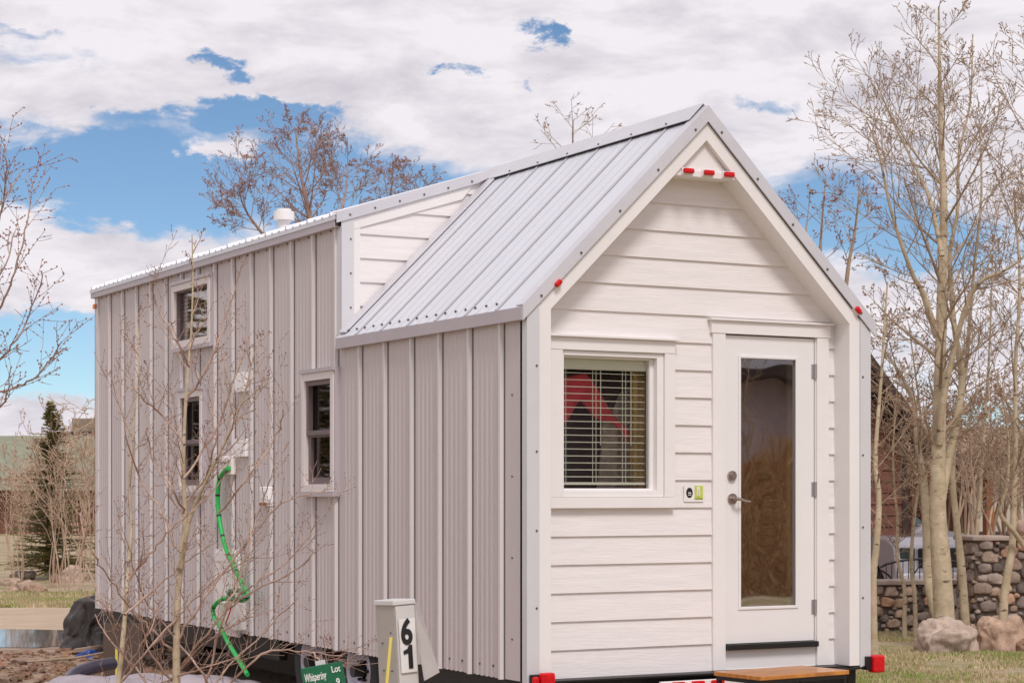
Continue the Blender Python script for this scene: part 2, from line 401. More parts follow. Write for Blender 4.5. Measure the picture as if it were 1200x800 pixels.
w.build('front_roof_slope', [M['roofmetal'], M['screw'], M['seam_shade'], M['roofline']], house)
w = MB(); w.xz([(W+.045, zr(-.045)), (1.3, RZ), (1.3, RZ-.03), (W+.045, zr(-.045)-.03)], 0, L_+.05)
for y in RIBS:
    if y < L_: rib(w, y, .034, .026, 0, False)
w.build('rear_roof_slope', M['roofmetal'], house)
w = MB()     # ridge cap with dark closure under it
w.xz([(1.19, zr(1.19)+.026), (1.3, RZ+.030), (1.41, zr(1.41)+.026), (1.41, zr(1.41)+.031), (1.3, RZ+.036), (1.19, zr(1.19)+.031)], .04, L_+.06)
w.xz([(1.205, zr(1.205)+.001), (1.3, RZ+.01), (1.3, RZ+.028), (1.205, zr(1.205)+.024)], .09, YD, 1)
for y in RIBS:
    if y < YD: w.cyl((1.205, y, zr(1.205)+.030), (1.201, y, zr(1.205)+.037), .007, 6, 1)
w.build('ridge_cap', [M['galv'], M['dark']], house)
w = MB()     # eave drip edges
w.box(-.05, -.0435, -.008, YD-.01, ZE-.125, ZE-.048); w.box(-.0435, 0, .0, YD-.01, ZE-.125, ZE-.119)
w.box(-.055, -.049, YD+.0, L_+.03, 3.585, 3.672); w.box(-.049, 0, YD+.0, L_+.03, 3.585, 3.591)
w.build('drip_edge', M['drip'], house)
w = MB()     # left rear corner post
w.box(-.018, .0, L_-.09, L_+.012, Z0, 3.60); w.box(-.018, .07, L_+.001, L_+.012, Z0, 3.60); w.build('corner_flashing', M['ribmetal'], house)
# dormer roof and side
w = MB()
w.xz([(-.06, zd(-.06)), (1.3, RZ+.0), (1.3, RZ-.035), (-.06, zd(-.06)-.035)], YD-.01, L_+.05)
for y in RIBS+[r+.142 for r in RIBS]+[r+.284 for r in RIBS]:
    if YD+.05 < y < L_:
        h = .028 if y in RIBS else .012
        w.add([(-.063, y-.02, zd(-.06)-.001), (-.063, y-.01, zd(-.06)+h), (-.063, y+.01, zd(-.06)+h), (-.063, y+.02, zd(-.06)-.001),
               (1.2, y-.02, zd(1.2)-.001), (1.2, y-.01, zd(1.2)+h), (1.2, y+.01, zd(1.2)+h), (1.2, y+.02, zd(1.2)-.001)],
              [(0,1,2,3),(0,4,5,1),(1,5,6,2),(2,6,7,3)])
w.build('dormer_roof', M['roofmetal'], house)
w = MB()
w.xz([(-.055, zd(-.055)+.018), (1.28, RZ+.016), (1.28, RZ-.03), (1.1, zd(1.1)-.055), (-.055, zd(-.055)-.062)], YD-.045, YD-.035)
w.xz([(-.055, zd(-.055)+.012), (1.28, RZ+.010), (1.28, RZ+.016), (-.055, zd(-.055)+.018)], YD-.035, YD+.04)
for i in range(6): w.cyl((.05+i*.2, YD-.044, zd(.05+i*.2)-.03), (.05+i*.2, YD-.051, zd(.05+i*.2)-.03), .008, 6, 1)
w.build('dormer_rake_flashing', [M['galv'], M['screw']], house)
w = MB()
w.xz([(-.014, ZE-.02), (.085, ZE+.06), (.085, zd(.085)-.056), (-.014, zd(-.014)-.056)], YD-.034, YD-.03)
w.box(-.014, -.002, YD-.035, YD+.05, 2.80, 3.59)
for z in (3.0, 3.25, 3.5): w.cyl((.06, YD-.034, z), (.06, YD-.04, z), .007, 6, 1)
w.build('corner_flashing', [M['cornermetal'], M['screw']], house)
w = MB(); z = ZE+.02
while z < 4.0:
    poly = [(.0, z), (1.3, z), (1.3, z+EXP), (0, z+EXP)]
    poly = clip(poly, TAN, -1, -ZE+.02); poly = clip(poly, -(RZ-3.69)/1.3, 1, 3.69-.05)
    if len(poly) > 2:
        def yy(q, z=z): return YD-.006-.014*(z+EXP-q)/EXP
        n = len(poly); vs = [(x, yy(q), q) for x, q in poly]+[(x, YD+.03, q) for x, q in poly]
        w.add(vs, [tuple(range(n)), tuple(range(2*n-1, n-1, -1))]+[((i+1) % n, i, n+i, n+(i+1) % n) for i in range(n)])
    z += EXP
w.build('dormer_side_siding', M['siding'], house)
w = MB()
w.xz([(.085, zd(.085)-.05), (1.08, zd(1.08)-.05), (.98, zd(.98)-.145), (.085, zd(.085)-.145)], YD-.028, YD)
w.xz([(.085, zr(.085)+.02), (.14, zr(.14)+.02), (.14, zd(.14)-.146), (.085, zd(.085)-.146)], YD-.027, YD)
w.build('dormer_trim', M['trim'], house, bevel=.002)
w = MB()
def SP(x, y, h): return (x-h*sa, y, zr(x)+h*ca)
w.hexa([SP(-.02, YD-.14, .008), SP(-.02, YD-.03, .008), SP(1.2, YD-.03, .008), SP(1.2, YD-.14, .008), SP(-.02, YD-.14, .016), SP(-.02, YD-.03, .024), SP(1.2, YD-.03, .024), SP(1.2, YD-.14, .016)])
w.build('step_flashing', M['galv'], house)
# front window
fw = empty('front_window', (0, 0, 0)); fw.parent = house
w = MB(); yc = RC-.045
w.box(.235, WX[0], yc, RC+.03, WZ[0]-.0, WZ[1]); w.box(WX[1], 1.15, yc, RC+.03, WZ[0], WZ[1])
w.box(.235, 1.15, yc-.002, RC+.03, WZ[1]+.001, 2.615); w.box(.215, 1.17, yc-.028, RC+.02, 2.6155, 2.632)
w.box(.235, 1.15, yc-.002, RC+.03, 1.553, WZ[0]-.001)
w.build('casing', M['trim'], fw, bevel=.003)
w = MB(); yf = RC-.03
def ringbox(w, x0, x1, z0, z1, tl, tr, tb, tt, y0, y1, m=0):
    w.box(x0, x0+tl, y0, y1, z0, z1, m); w.box(x1-tr, x1, y0, y1, z0, z1, m)
    w.box(x0+tl, x1-tr, y0, y1, z0, z0+tb, m); w.box(x0+tl, x1-tr, y0, y1, z1-tt, z1, m)
ringbox(w, WX[0]+.001, WX[1]-.001, WZ[0]+.001, WZ[1]-.001, .014, .05, .04, .03, yf, RC+.06)
ringbox(w, WX[0]+.015, WX[1]-.051, WZ[0]+.041, WZ[1]-.031, .012, .03, .016, .012, RC+.012, RC+.055)
w.build('frame', M['trim'], fw, bevel=.003)
w = MB(); w.box(GLX[0], GLX[1]+.01, RC+.028, RC+.034, 1.66, 2.50); w.build('pane', M['glass'], fw)
w = MB(); yb = RC+.085
w.box(.33, 1.0, yb-.025, yb+.03, 2.425, 2.50)
n = 17
for i in range(n):
    z = 2.40-i*.0435; w.obox((.335, yb-.018, z), (.655, 0, 0), (0, .036, .004), (0, 0, .0035))
w.box(.335, .99, yb-.02, yb+.02, 1.700, 1.716)
for x in (.385, .405, .60, .625, .82, .845):
    w.box(x-.0015, x+.0015, yb-.021, yb-.0185, 1.70, 2.43); 
for x in (.655, .88): w.box(x-.002, x+.002, yb-.028, yb-.025, 1.95, 2.43)
w.build('blind', M['blind'], fw)
w = MB()     # curtain gathered at the right side
pts = [(.93+.03*math.sin(k*.9)+k*.0105, yb+.06+.022*math.sin(k*1.9)) for k in range(20)]
for (a, b), (c, d) in zip(pts, pts[1:]):
    w.add([(a, b, 1.62), (c, d, 1.62), (c, d, 2.5), (a, b, 2.5)], [(0, 1, 2, 3)], 0, None, True)
w.build('curtain', M['curtain'], fw)
# red cloth and grey clothes seen inside
w = MB(); N_ = 26; K_ = 10
vs = []; 
for i in range(N_+1):
    t = i/N_; x = .24+.72*t; zt = 2.385-.02*math.sin(t*9)-.95*max(0, x-.60)**1.05
    for j in range(K_+1):
        u = j/K_; vs.append((x, .36+.03*math.sin(t*9+u*2)+.05*u, zt-u*(.27-.17*t+.05*math.sin(t*6))+.03*math.sin(t*16)*u))
w.add(vs, [(i*(K_+1)+j, (i+1)*(K_+1)+j, (i+1)*(K_+1)+j+1, i*(K_+1)+j+1) for i in range(N_) for j in range(K_)], 0, None, True)
o = w.build('red_cloth', M['redcloth']); origin(o, (.4, .45, 1.9)); sol = o.modifiers.new('s', 'SOLIDIFY'); sol.thickness = .01
tag(o, 'crumpled red cloth hanging inside behind the window blind', 'cloth')
w = MB(); vs = []
for i in range(17):
    t = i/16
    for j in range(13):
        u = j/12; vs.append((.80+.30*t-.06*(1-u)**2*(1-t), .44+.02*math.sin(t*14+u), 1.62+u*.72*(.65+.35*math.sin(min(1, t*1.3)*1.57))))
w.add(vs, [(i*13+j, (i+1)*13+j, (i+1)*13+j+1, i*13+j+1) for i in range(16) for j in range(12)], 0, None, True)
o = w.build('draped_garment', M['greycloth']); origin(o, (.9, .4, 1.7)); sol = o.modifiers.new('s', 'SOLIDIFY'); sol.thickness = .01
tag(o, 'greyish tan garment hanging inside the window beside the red cloth', 'garment')
# door
dr = empty('door', (0, 0, 0)); dr.parent = house
yd = RC-.012; GX = (1.671, 2.128); GZ = (.897, 2.537)
w = MB()
for a, b, p, q in holes(DX[0]+.004, DX[1]-.004, DZ[0]+.004, DZ[1]-.004, [(GX[0], GX[1], GZ[0], GZ[1])]): pass
ringbox(w, DX[0]+.004, DX[1]-.004, DZ[0]+.006, DZ[1]-.006, GX[0]-DX[0]-.004, DX[1]-GX[1]-.004, GZ[0]-DZ[0]-.006, DZ[1]-GZ[1]-.006, yd, yd+.045)
w.build('leaf', M['door'], dr)
w = MB(); ringbox(w, GX[0]-.012, GX[1]+.012, GZ[0]-.012, GZ[1]+.012, .02, .02, .02, .02, yd-.007, yd-.0005); w.build('glazing_bead', M['door'], dr, bevel=.004)
w = MB(); w.box(GX[0]-.003, GX[1]+.003, yd+.012, yd+.018, GZ[0]-.003, GZ[1]+.003); w.build('pane', M['doorglass'], dr)
w = MB(); w.box(GX[1]-.055, GX[1]-.022, yd+.025, yd+.035, GZ[0]-.002, GZ[1]); w.build('inner_blind_edge', M['blind'], dr)
w = MB()
w.cyl((1.605, yd, 1.761), (1.605, yd-.018, 1.761), .032, 20); w.cyl((1.605, yd-.018, 1.761), (1.605, yd-.026, 1.761), .02, 16); w.build('deadbolt', M['nickel'], dr, bevel=.003)
w = MB()
w.cyl((1.61, yd, 1.611), (1.61, yd-.012, 1.611), .035, 20); w.cyl((1.61, yd-.012, 1.611), (1.61, yd-.05, 1.611), .014, 12)
w.tube([(1.605, yd-.05, 1.612), (1.64, yd-.056, 1.607), (1.68, yd-.056, 1.594), (1.72, yd-.05, 1.592)], [.012, .010, .008, .007], 8); w.build('lever_handle', M['nickel'], dr)
for z in (2.457, 1.673, .889):
    w = MB(); w.cyl((2.279, yd-.008, z-.05), (2.279, yd-.008, z+.05), .0075, 10); w.box(2.252, 2.275, yd-.003, yd-.0008, z-.048, z+.048); w.box(2.283, 2.30, yd-.016, yd-.014, z-.048, z+.048); w.build('hinge', M['hinge'], dr)
w = MB(); w.box(1.55, 2.28, RC-.06, RC+.03, .628, .664); w.build('threshold', M['black'], dr, bevel=.004)
w = MB(); yc = RC-.034
w.box(1.449, 1.546, yc, RC+.03, Z0, 2.682); w.box(2.284, 2.381, yc, RC+.03, Z0, 2.682)
w.box(1.435, 2.395, yc-.004, RC+.03, 2.683, 2.765); w.box(1.42, 2.41, yc-.022, RC+.03, 2.7655, 2.779)
w.box(1.546, 1.552, yc+.018, RC+.04, .66, 2.682); w.box(2.278, 2.284, yc+.018, RC+.04, .66, 2.682); w.box(1.552, 2.278, yd+.06, RC+.05, 2.67, 2.683)
w.build('door_casing', M['trim'], house, bevel=.003)
w = MB(); w.box(1.5465, 2.2835, RC-.012, RC+.03, Z0, .627); w.build('kick_panel', M['trim'], house)
# little notice by the door
pl = MB(); pl.box(1.2325, 1.383, RC-.022, RC-.0175, 1.592, 1.70); pl = pl.build('notice_sticker', M['trim'], house)
w = MB(); w.prism([(1.272+.025*math.cos(a), RC-.023, 1.65+.033*math.sin(a)) for a in [i*math.pi/10 for i in range(20)]], (0, -.001, 0)); w.box(1.262, 1.283, RC-.0255, RC-.0243, 1.646, 1.653, 1); w.box(1.26, 1.285, RC-.0255, RC-.0243, 1.634, 1.639, 1); w.build('black_oval', [M['blackink'], M['plate']], pl)
w = MB(); w.box(1.312, 1.376, RC-.024, RC-.0225, 1.607, 1.695); w.box(1.314, 1.374, RC-.0255, RC-.0243, 1.609, 1.617, 1); w.box(1.328, 1.352, RC-.0255, RC-.0243, 1.63, 1.688, 2); w.box(1.336, 1.344, RC-.0265, RC-.0257, 1.622, 1.67, 3); w.build('lime_label', [M['lime'], M['limed'], M['plate'], M['hatch']], pl)
# side windows
for a, b, c, d, ns in SW:
    sw = empty('side_window', (0, 0, 0)); sw.parent = house
    w = MB()
    def yring(w, y0, y1, z0, z1, t, x0, x1):
        w.box(x0, x1, y0, y0+t, z0, z1); w.box(x0, x1, y1-t, y1, z0, z1); w.box(x0, x1, y0+t, y1-t, z0, z0+t); w.box(x0, x1, y0+t, y1-t, z1-t, z1)
    yring(w, a-TR, b+TR, c-TR, d+TR, TR+.012, -.05, .0); w.build('frame', M['sidetrim'], sw, bevel=.003)
    w = MB(); w.box(-.062, -.0, a-TR-.02, b+TR+.02, d+TR, d+TR+.028); w.box(-.058, 0, a-TR-.015, b+TR+.015, c-TR-.035, c-TR-.001)
    w.box(-.042, -.0, a-TR-.022, a-TR-.001, c-TR-.03, d+TR); w.build('flashing', M['ribmetal'] if False else M['drip'], sw)
    w = MB()
    if ns == 2:
        zm = (c+d)/2; yring(w, a+.013, b-.013, zm-.02, d-.013, .035, -.03, .01); yring(w, a+.013, b-.013, c+.013, zm+.015, .05, -.012, .03)
    else: yring(w, a+.013, b-.013, c+.013, d-.013, .012, -.02, .02)
    w.build('sash', M['sash'], sw)
    w = MB(); w.box(.012, .018, a+.01, b-.01, c+.01, d-.01); w.build('pane', M['sideglass'] if ns == 2 else M['glass'], sw)
    if ns == 1:
        w = MB()
        for k in range(12): z = c+.03+k*(d-c-.05)/12; w.box(.034, .04, a+.02, b-.02, z, z+.020)
        w.build('blind', M['lumber'], sw)  # slats coloured brown to imitate the trees reflected in this pane
# wall fittings (measured on the wall plane)
def wallbox(name, x0, x1, y0, y1, dep, m, bevel=.004, x=0):
    p = onwall(x0, (y0+y1)/2, -dep); q = onwall(x1, (y0+y1)/2, -dep)
    zt = onwall((x0+x1)/2, y0, -dep).z; zb = onwall((x0+x1)/2, y1, -dep).z
    b_ = MB(); b_.box(-dep, 0.0, q.y, p.y, zb, zt); return b_.build(name, m, house, bevel=bevel), (q.y, p.y, zb, zt)
for yy0, yy1 in ((437, 459), (514, 535)):
    o, (a, b, c, d) = wallbox('wall_vent', 275, 287, yy0, yy1, .035, M['vent'])
    w = MB(); 
    for k in range(4): w.box(-.034, -.0305, a+.04, b-.04, c+.03+k*(d-c-.06)/4, c+.03+(k+.6)*(d-c-.06)/4)
    w.build('louvre', M['hatch'], o)
o, (a, b, c, d) = wallbox('power_inlet', 256, 271, 534, 556, .05, M['box']); w = MB(); w.box(-.075, -.051, a+.03, b-.03, d-.05, d-.015); w.build('inlet_lid', M['trim'], o, bevel=.003)
o, (a, b, c, d) = wallbox('switch_box', 304, 314, 570, 593, .05, M['vent'], .008); w = MB(); w.box(-.06, -.0505, a+.03, b-.03, c+.06, d-.03); w.box(-.056, -.0505, a+.01, b-.01, c+.005, c+.03, 1); w.build('switch', [M['plate'], M['orangepost']], o, bevel=.002)
o, (a, b, c, d) = wallbox('access_panel', 252, 279, 644, 744, .022, M['box'], .003)
w = MB(); w.box(-.034, -.0225, a+.02, b-.02, d-.10, d-.02); w.box(-.030, -.0225, a+.03, b-.04, c+.03, d-.12)
w.build('panel_door', M['box'], o, bevel=.003)
o, (a, b, c, d) = wallbox('meter_box', 258, 277, 706, 737, .09, M['box'], .006)
w = MB(); w.tube([(-.095, a+.1, d-.02), (-.12, a+.08, (c+d)/2+.03), (-.12, a+.16, (c+d)/2-.05), (-.095, a+.22, c+.03)], .006, 6); w.build('red_cable', M['red'], o)
w = MB(); w.cyl((.25, 4.55, 3.72), (.25, 4.55, 3.86), .05, 16); w.cyl((.25, 4.55, 3.86), (.25, 4.55, 3.93), .085, 20); w.cyl((.25, 4.55, 3.93), (.25, 4.55, 3.95), .06, 20); w.build('roof_vent', M['trim'], house, bevel=.006)
mk = MB(); mk.box(-.045, -.018, L_-.05, L_+.01, 3.48, 3.53); mk.build('amber_marker', M['amber'], house, bevel=.01)
# tail lights, light bar, chassis
w = MB(); w.box(.0, .15, -.035, -.008, .45, .55); tl = w.build('tail_light', M['black'], house, bevel=.006)
w = MB(); w.box(.0, .045, -.07, -.036, .455, .54); w.box(.048, .145, -.085, -.036, .445, .562); w.build('lens', M['red'], tl, bevel=.014, seg=3)
w = MB(); w.box(2.56, 2.60, -.03, .03, .47, .56); w.tube([(2.1, .06, .485), (2.45, .02, .478), (2.56, .0, .49)], .012, 8); w.build('tail_light', M['black'], house, bevel=.004)
w = MB(); w.box(2.602, 2.70, -.055, .025, .45, .568); w.build('tail_light_lens', M['red'], house, bevel=.018, seg=3)
w = MB(); w.box(.95, 1.75, -.01, .02, .30, .462); lb = w.build('rear_light_bar', M['box'], house, bevel=.004)
for x in (1.07, 1.22, 1.37): w = MB(); w.box(x-.05, x+.05, -.032, -.011, .428, .460); w.build('red_lamp', M['red'], lb, bevel=.012, seg=3)
w = MB()
w.box(.03, .10, .1, 2.0, .33, .492); w.box(.03, .10, 4.1, L_-.02, .33, .492); w.box(.34, .40, 1.9, 4.2, .33, .487); w.box(W-.10, W-.03, .1, L_-.02, .33, .492)
w.box(.02, W-.02, .03, L_-.02, .488, .4985)
for y in (.12, 1.2, 2.2, 4.3, 5.2, 6.2, 7.3, 8.6): w.box(.1, W-.1, y, y+.06, .36, .487)
w.box(.35, 2.2, .5, 2.1, .16, .40); w.box(.5, 2.2, 4.4, 6.1, .12, .40); w.box(.3, 2.3, 6.6, 8.2, .2, .40)
for y in (2.62, 3.49): w.cyl((.05, y, .385), (W-.05, y, .385), .04, 10)
w.box(1.0, 1.6, L_, 10.1, .36, .44)
w.build('trailer_chassis', M['black'], house)
def wheel(x, y, side):
    e = empty('wheel', (0, 0, 0)); e.parent = house
    t = MB(); prof = [(.20, .10), (.30, .115), (.345, .10), (.36, .06), (.36, -.06), (.345, -.10), (.30, -.115), (.20, -.10)]
    K = 32; vs = []
    for r, dx in prof:
        for k in range(K): a = 2*math.pi*k/K; vs.append((x+side*dx, y+r*math.cos(a), .365+r*math.sin(a)))
    t.add(vs, [(i*K+k, i*K+(k+1) % K, (i+1)*K+(k+1) % K, (i+1)*K+k) for i in range(len(prof)-1) for k in range(K)], 0, None, True); t.build('tyre', M['rubber'], e)
    t = MB(); prof = [(.215, .085), (.21, .105), (.195, .10), (.185, .05), (.12, .03), (.10, .055), (.06, .06)]
    vs = []
    for r, dx in prof:
        for k in range(K): a = 2*math.pi*k/K; vs.append((x+side*dx, y+r*math.cos(a), .365+r*math.sin(a)))
    t.add(vs, [(i*K+k, (i+1)*K+k, (i+1)*K+(k+1) % K, i*K+(k+1) % K) for i in range(len(prof)-1) for k in range(K)], 0, None, True); t.build('rim', M['rim'], e)
    t = MB(); t.cyl((x+side*.055, y, .365), (x+side*.15, y, .365), .045, 16)
    for k in range(6): a = k*math.pi/3; t.cyl((x+side*.05, y+.075*math.cos(a), .365+.075*math.sin(a)), (x+side*.09, y+.075*math.cos(a), .365+.075*math.sin(a)), .012, 6)
    t.build('hub', M['plastic'], e)
for x, s in ((.02, -1), (W-.02, 1)):
    for y in (2.62, 3.49): wheel(x+.13*(-s), y, s)

# ------------------------------------------------------------------ text helper
def text_mesh(mb, s, size, origin_, ux, uz, m=0, shear=0, ext=.002, off=.012):
    cu = bpy.data.curves.new('t', 'FONT'); cu.body = s; cu.size = size; cu.shear = shear; cu.extrude = ext; cu.offset = size*off
    ob = bpy.data.objects.new('t', cu); col.objects.link(ob)
    dg = bpy.context.evaluated_depsgraph_get(); me = bpy.data.meshes.new_from_object(ob.evaluated_get(dg))
    ux = Vector(ux); uz = Vector(uz); n = ux.normalized().cross(uz.normalized()); o = Vector(origin_)
    mb.add([o+ux*v.co.x+uz*v.co.y+n*v.co.z for v in me.vertices], [tuple(p.vertices) for p in me.polygons], m)
    bpy.data.objects.remove(ob); bpy.data.meshes.remove(me)

# ------------------------------------------------------------------ utility pedestal "61"
D = 9.5
ped = empty('utility_pedestal', gd(492, D), 0, 'leaning grey utility pedestal with black number 61 in front of the metal wall', 'utility pedestal')
top = at(462, 703, D); base = gd(478, D)
top_l = top-base; UP = top_l.normalized()
ex = (RT*.80+F*.60).normalized(); ex = (ex-UP*ex.dot(UP)).normalized()   # along number face
ey = UP.cross(ex).normalized()                                        # into the box
ped.location = base
Lp = top_l.length; hw = .056; hd = .080
def PP(a, b, h, s=1): return ex*a*s + ey*b*s + UP*h
def frust(mb, a0, a1, b0, b1, h0, h1, s0, s1, m=0):
    mb.hexa([PP(a0, b0, h0, s0), PP(a1, b0, h0, s0), PP(a1, b1, h0, s0), PP(a0, b1, h0, s0), PP(a0, b0, h1, s1), PP(a1, b0, h1, s1), PP(a1, b1, h1, s1), PP(a0, b1, h1, s1)], m)
w = MB(); frust(w, -hw, hw, -hd, hd, -.15, Lp-.02, 1.15, 1.0)
for a, h in ((-.04, .33), (.03, .33), (-.04, .52), (.03, .2)): 
    q = PP(-hw*1.03, a, Lp-h); w.cyl(q, q-ex*.008, .004, 6, 1)
w.build('body', [M['pedestal'], M['screw']], ped, bevel=.004)
w = MB(); frust(w, -hw-.008, hw+.008, -hd-.008, hd+.008, Lp-.02, Lp+.004, 1, .98); w.build('cap', M['pedlight'], ped, bevel=.004)
w = MB(); n_ = -ey
def FP(a, h, o=.0): return PP(a, -hd*1.02, h)+n_*o
w.add([FP(-hw*.96, 0, .003), FP(hw*.96, 0, .003), FP(hw*.96, Lp-.024, .003), FP(-hw*.96, Lp-.024, .003), FP(-hw*.96, 0, .012), FP(hw*.96, 0, .012), FP(hw*.96, Lp-.024, .006), FP(-hw*.96, Lp-.024, .006)], [(0,3,2,1),(4,5,6,7),(0,1,5,4),(1,2,6,5),(2,3,7,6),(3,0,4,7)])
w.build('front_cover', M['pedlight'], ped)
w = MB(); w.obox(FP(-.046, Lp-.34, .014), ex*.092, UP*.255, n_*.003); pn = w.build('number_plate', M['plate'], ped)
w = MB(); text_mesh(w, '6', .165, FP(-.040, Lp-.203, .019), ex*.80, UP, off=.03)
w.prism([FP(a, Lp-.322+h, .018) for a, h in ((-.004, 0), (.020, 0), (.020, .112), (.004, .112), (-.008, .094), (-.030, .086), (-.030, .068), (-.004, .074))], n_*.003); w.build('digits', M['blackink'], pn)
# open cover swung out on the right
w = MB()
p0 = at(483, 707, D-.02)-base; p1 = at(488, 706, D+.05)-base; p2 = at(513, 788, D-.05)-base; p3 = at(497, 797, D-.12)-base
nn = (p2-p0).cross(p1-p0).normalized()*.01
w.hexa([p0, p1, p2, p3, p0+nn, p1+nn, p2+nn, p3+nn]); w.build('open_side_cover', M['pedestal'], ped)
# yellow stake
w = MB(); w.obox(at(448, 840, 9.0), RT*.013, F*.004, at(456.5, 746, 9.0)-at(448, 840, 9.0)); w.obox(at(457, 743, 9.02), RT*.006, F*.006, Vector((0, 0, .012)), 1)
q = gd(445, 9.0); w.obox(q-Vector((0, 0, .1)), RT*.013, F*.004, at(448, 840, 9.0)-q+Vector((0, 0, .1)))
o = w.build('marker_stake', [M['yellow'], M['screw']]); origin(o, q); tag(o, 'thin yellow stake standing before the grey pedestal', 'stake')
# green lot sign
D = 10.0
sg_ = empty('lot_sign', gd(377, D), 0, 'small green lot sign with white lettering beside the wheels under the house', 'sign')
b0 = sg_.location.copy(); pA = at(352, 783, D)-b0; pB = at(400.5, 774, D)-b0; ux = (pB-pA).normalized(); nf = ux.cross(Vector((0, 0, 1))).normalized(); uz = nf.cross(ux)*-1
uz = Vector((0, 0, 1)); uz = (uz-ux*uz.dot(ux)).normalized()
w = MB(); wd = (pB-pA).length; w.obox(pA-uz*.22, ux*wd, uz*.22, -nf*.006); bd = w.build('board', M['signgreen'], sg_, bevel=.002)
w = MB(); text_mesh(w, 'Whispering', .050, pA+ux*.010-uz*.072+nf*.002, ux*.47, uz*1.15, shear=.3); w.build('lettering', M['white'], bd); w = MB(); text_mesh(w, 'Lot', .046, pA+ux*.152-uz*.048+nf*.002, ux*.72, uz); w.build('lettering', M['white'], bd); w = MB(); text_mesh(w, '9', .05, pA+ux*.165-uz*.115+nf*.002, ux*.8, uz); w.build('lettering', M['white'], bd)
w = MB(); w.cyl(Vector((0, 0, -.1)), (pA+pB)/2-nf*.012-uz*.22+uz*.24*0, .011, 8); w.obox((pA+pB)/2-nf*.02+uz*.0-ux*.028, ux*.05, uz*.022, nf*.012); w.cyl((pA+pB)/2-nf*.018-uz*.24, (pA+pB)/2-nf*.018, .010, 8); w.build('post', M['galv'], sg_)

# ------------------------------------------------------------------ step
st = empty('wooden_step', (1.66, -.31, .015), R(7), 'low step with orange varnished wood top and black metal legs below the door', 'step')
w = MB()
for i in range(4): w.box(-.38, .38, -.215+i*.1085, -.215+i*.1085+.106, .485, .512)
w.build('tread', M['wood'], st, bevel=.004)
w = MB()
ringbox(w, -.41, .41, .45, .4845, .03, .03, .001, .001, -.2, -.19) if False else None; w.box(-.37, .37, -.205, -.18, .46, .4845); w.box(-.37, .37, .18, .205, .46, .4845)
w.box(-.37, -.345, -.18, .18, .46, .4845); w.box(.345, .37, -.18, .18, .46, .4845); w.build('frame', M['black'], st)
for a in (-1, 1):
    for b in (-1, 1): w = MB(); w.box(a*.355-.012, a*.355+.012, b*.192-.012, b*.192+.012, -.014, .4595); w.build('leg', M['black'], st)

# ------------------------------------------------------------------ hose
hp = [(268, 548), (262, 553), (257, 562), (255, 580), (256, 600), (259, 620), (264, 640), (271, 658), (278, 672), (284, 685), (290, 697), (284, 703), (270, 700), (258, 703), (250, 712), (251, 722), (258, 734), (266, 750), (276, 767), (290, 790)]
ho = empty('green_hose', (0, 0, 0), 0, 'bright green hose hanging down the grey metal wall from the inlet box', 'hose')
pts = [onwall(x, y, -.07-(.05 if 9 < i < 17 else 0)-max(0, i-15)*.04) for i, (x, y) in enumerate(hp)]
def smooth(pts, n=5):
    out = []; P = [Vector(p) for p in pts]
    for i in range(len(P)-1):
        a, b, c, d = P[max(i-1, 0)], P[i], P[i+1], P[min(i+2, len(P)-1)]
        for k in range(n):
            t = k/n; out.append(.5*((2*b)+(c-a)*t+(2*a-5*b+4*c-d)*t*t+(-a+3*b-3*c+d)*t**3))
    out.append(P[-1]); return out
ho.location = (pts[-1].x, pts[-1].y, 0); sp = [p-ho.location for p in smooth(pts)]
w = MB(); w.tube(sp, .019, 10); w.build('hose', M['green'], ho)
for k in range(3, len(sp)-3, 6):
    d = (sp[k+1]-sp[k]).normalized(); w = MB(); w.tube([sp[k]-d*.009, sp[k]+d*.009], .0205, 10); w.build('clip', M['plastic'], ho)
coil = [onwall(277+9*math.cos(a), 697+6*math.sin(a), -.16-.02*math.sin(a*1.7)) for a in [i*.5 for i in range(22)]]
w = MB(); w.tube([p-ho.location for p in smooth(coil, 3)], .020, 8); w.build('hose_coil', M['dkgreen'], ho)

# ------------------------------------------------------------------ rocks
def rock(mb, c, sx, sy, sz, seed, rz=0, tint=(1, 1, 1), sub=3, amp=.22, m=0, blk=1.0, smooth_=True):
    import bmesh
    bm = bmesh.new(); bmesh.ops.create_icosphere(bm, subdivisions=sub, radius=1)
    ct, st_ = math.cos(rz), math.sin(rz); vs = []
    for v in bm.verts:
        p = v.co; q = p*(1+amp*noise.noise(p*1.3+Vector((seed*7.1, seed*3.3, 0)))*1.6+amp*.35*noise.noise(p*3.5+Vector((0, seed*5.7, 0))))
        if sub > 2: q = q*(1-.22*amp*abs(noise.noise(p*2.6+Vector((seed*1.9, 4, seed))))*4+.05*noise.noise(p*9+Vector((seed, 0, 2))))
        if blk != 1.0: q = Vector([math.copysign(abs(t)**blk, t) for t in q])
        x, y, z = q.x*sx, q.y*sy, q.z*sz
        if z < -.35*sz: z = -.35*sz+(z+.35*sz)*.3
        vs.append((c[0]+x*ct-y*st_, c[1]+x*st_+y*ct, c[2]+z+.30*sz))
    mb.add(vs, [tuple(v.index for v in f.verts) for f in bm.faces], m, tint, smooth_); bm.free()
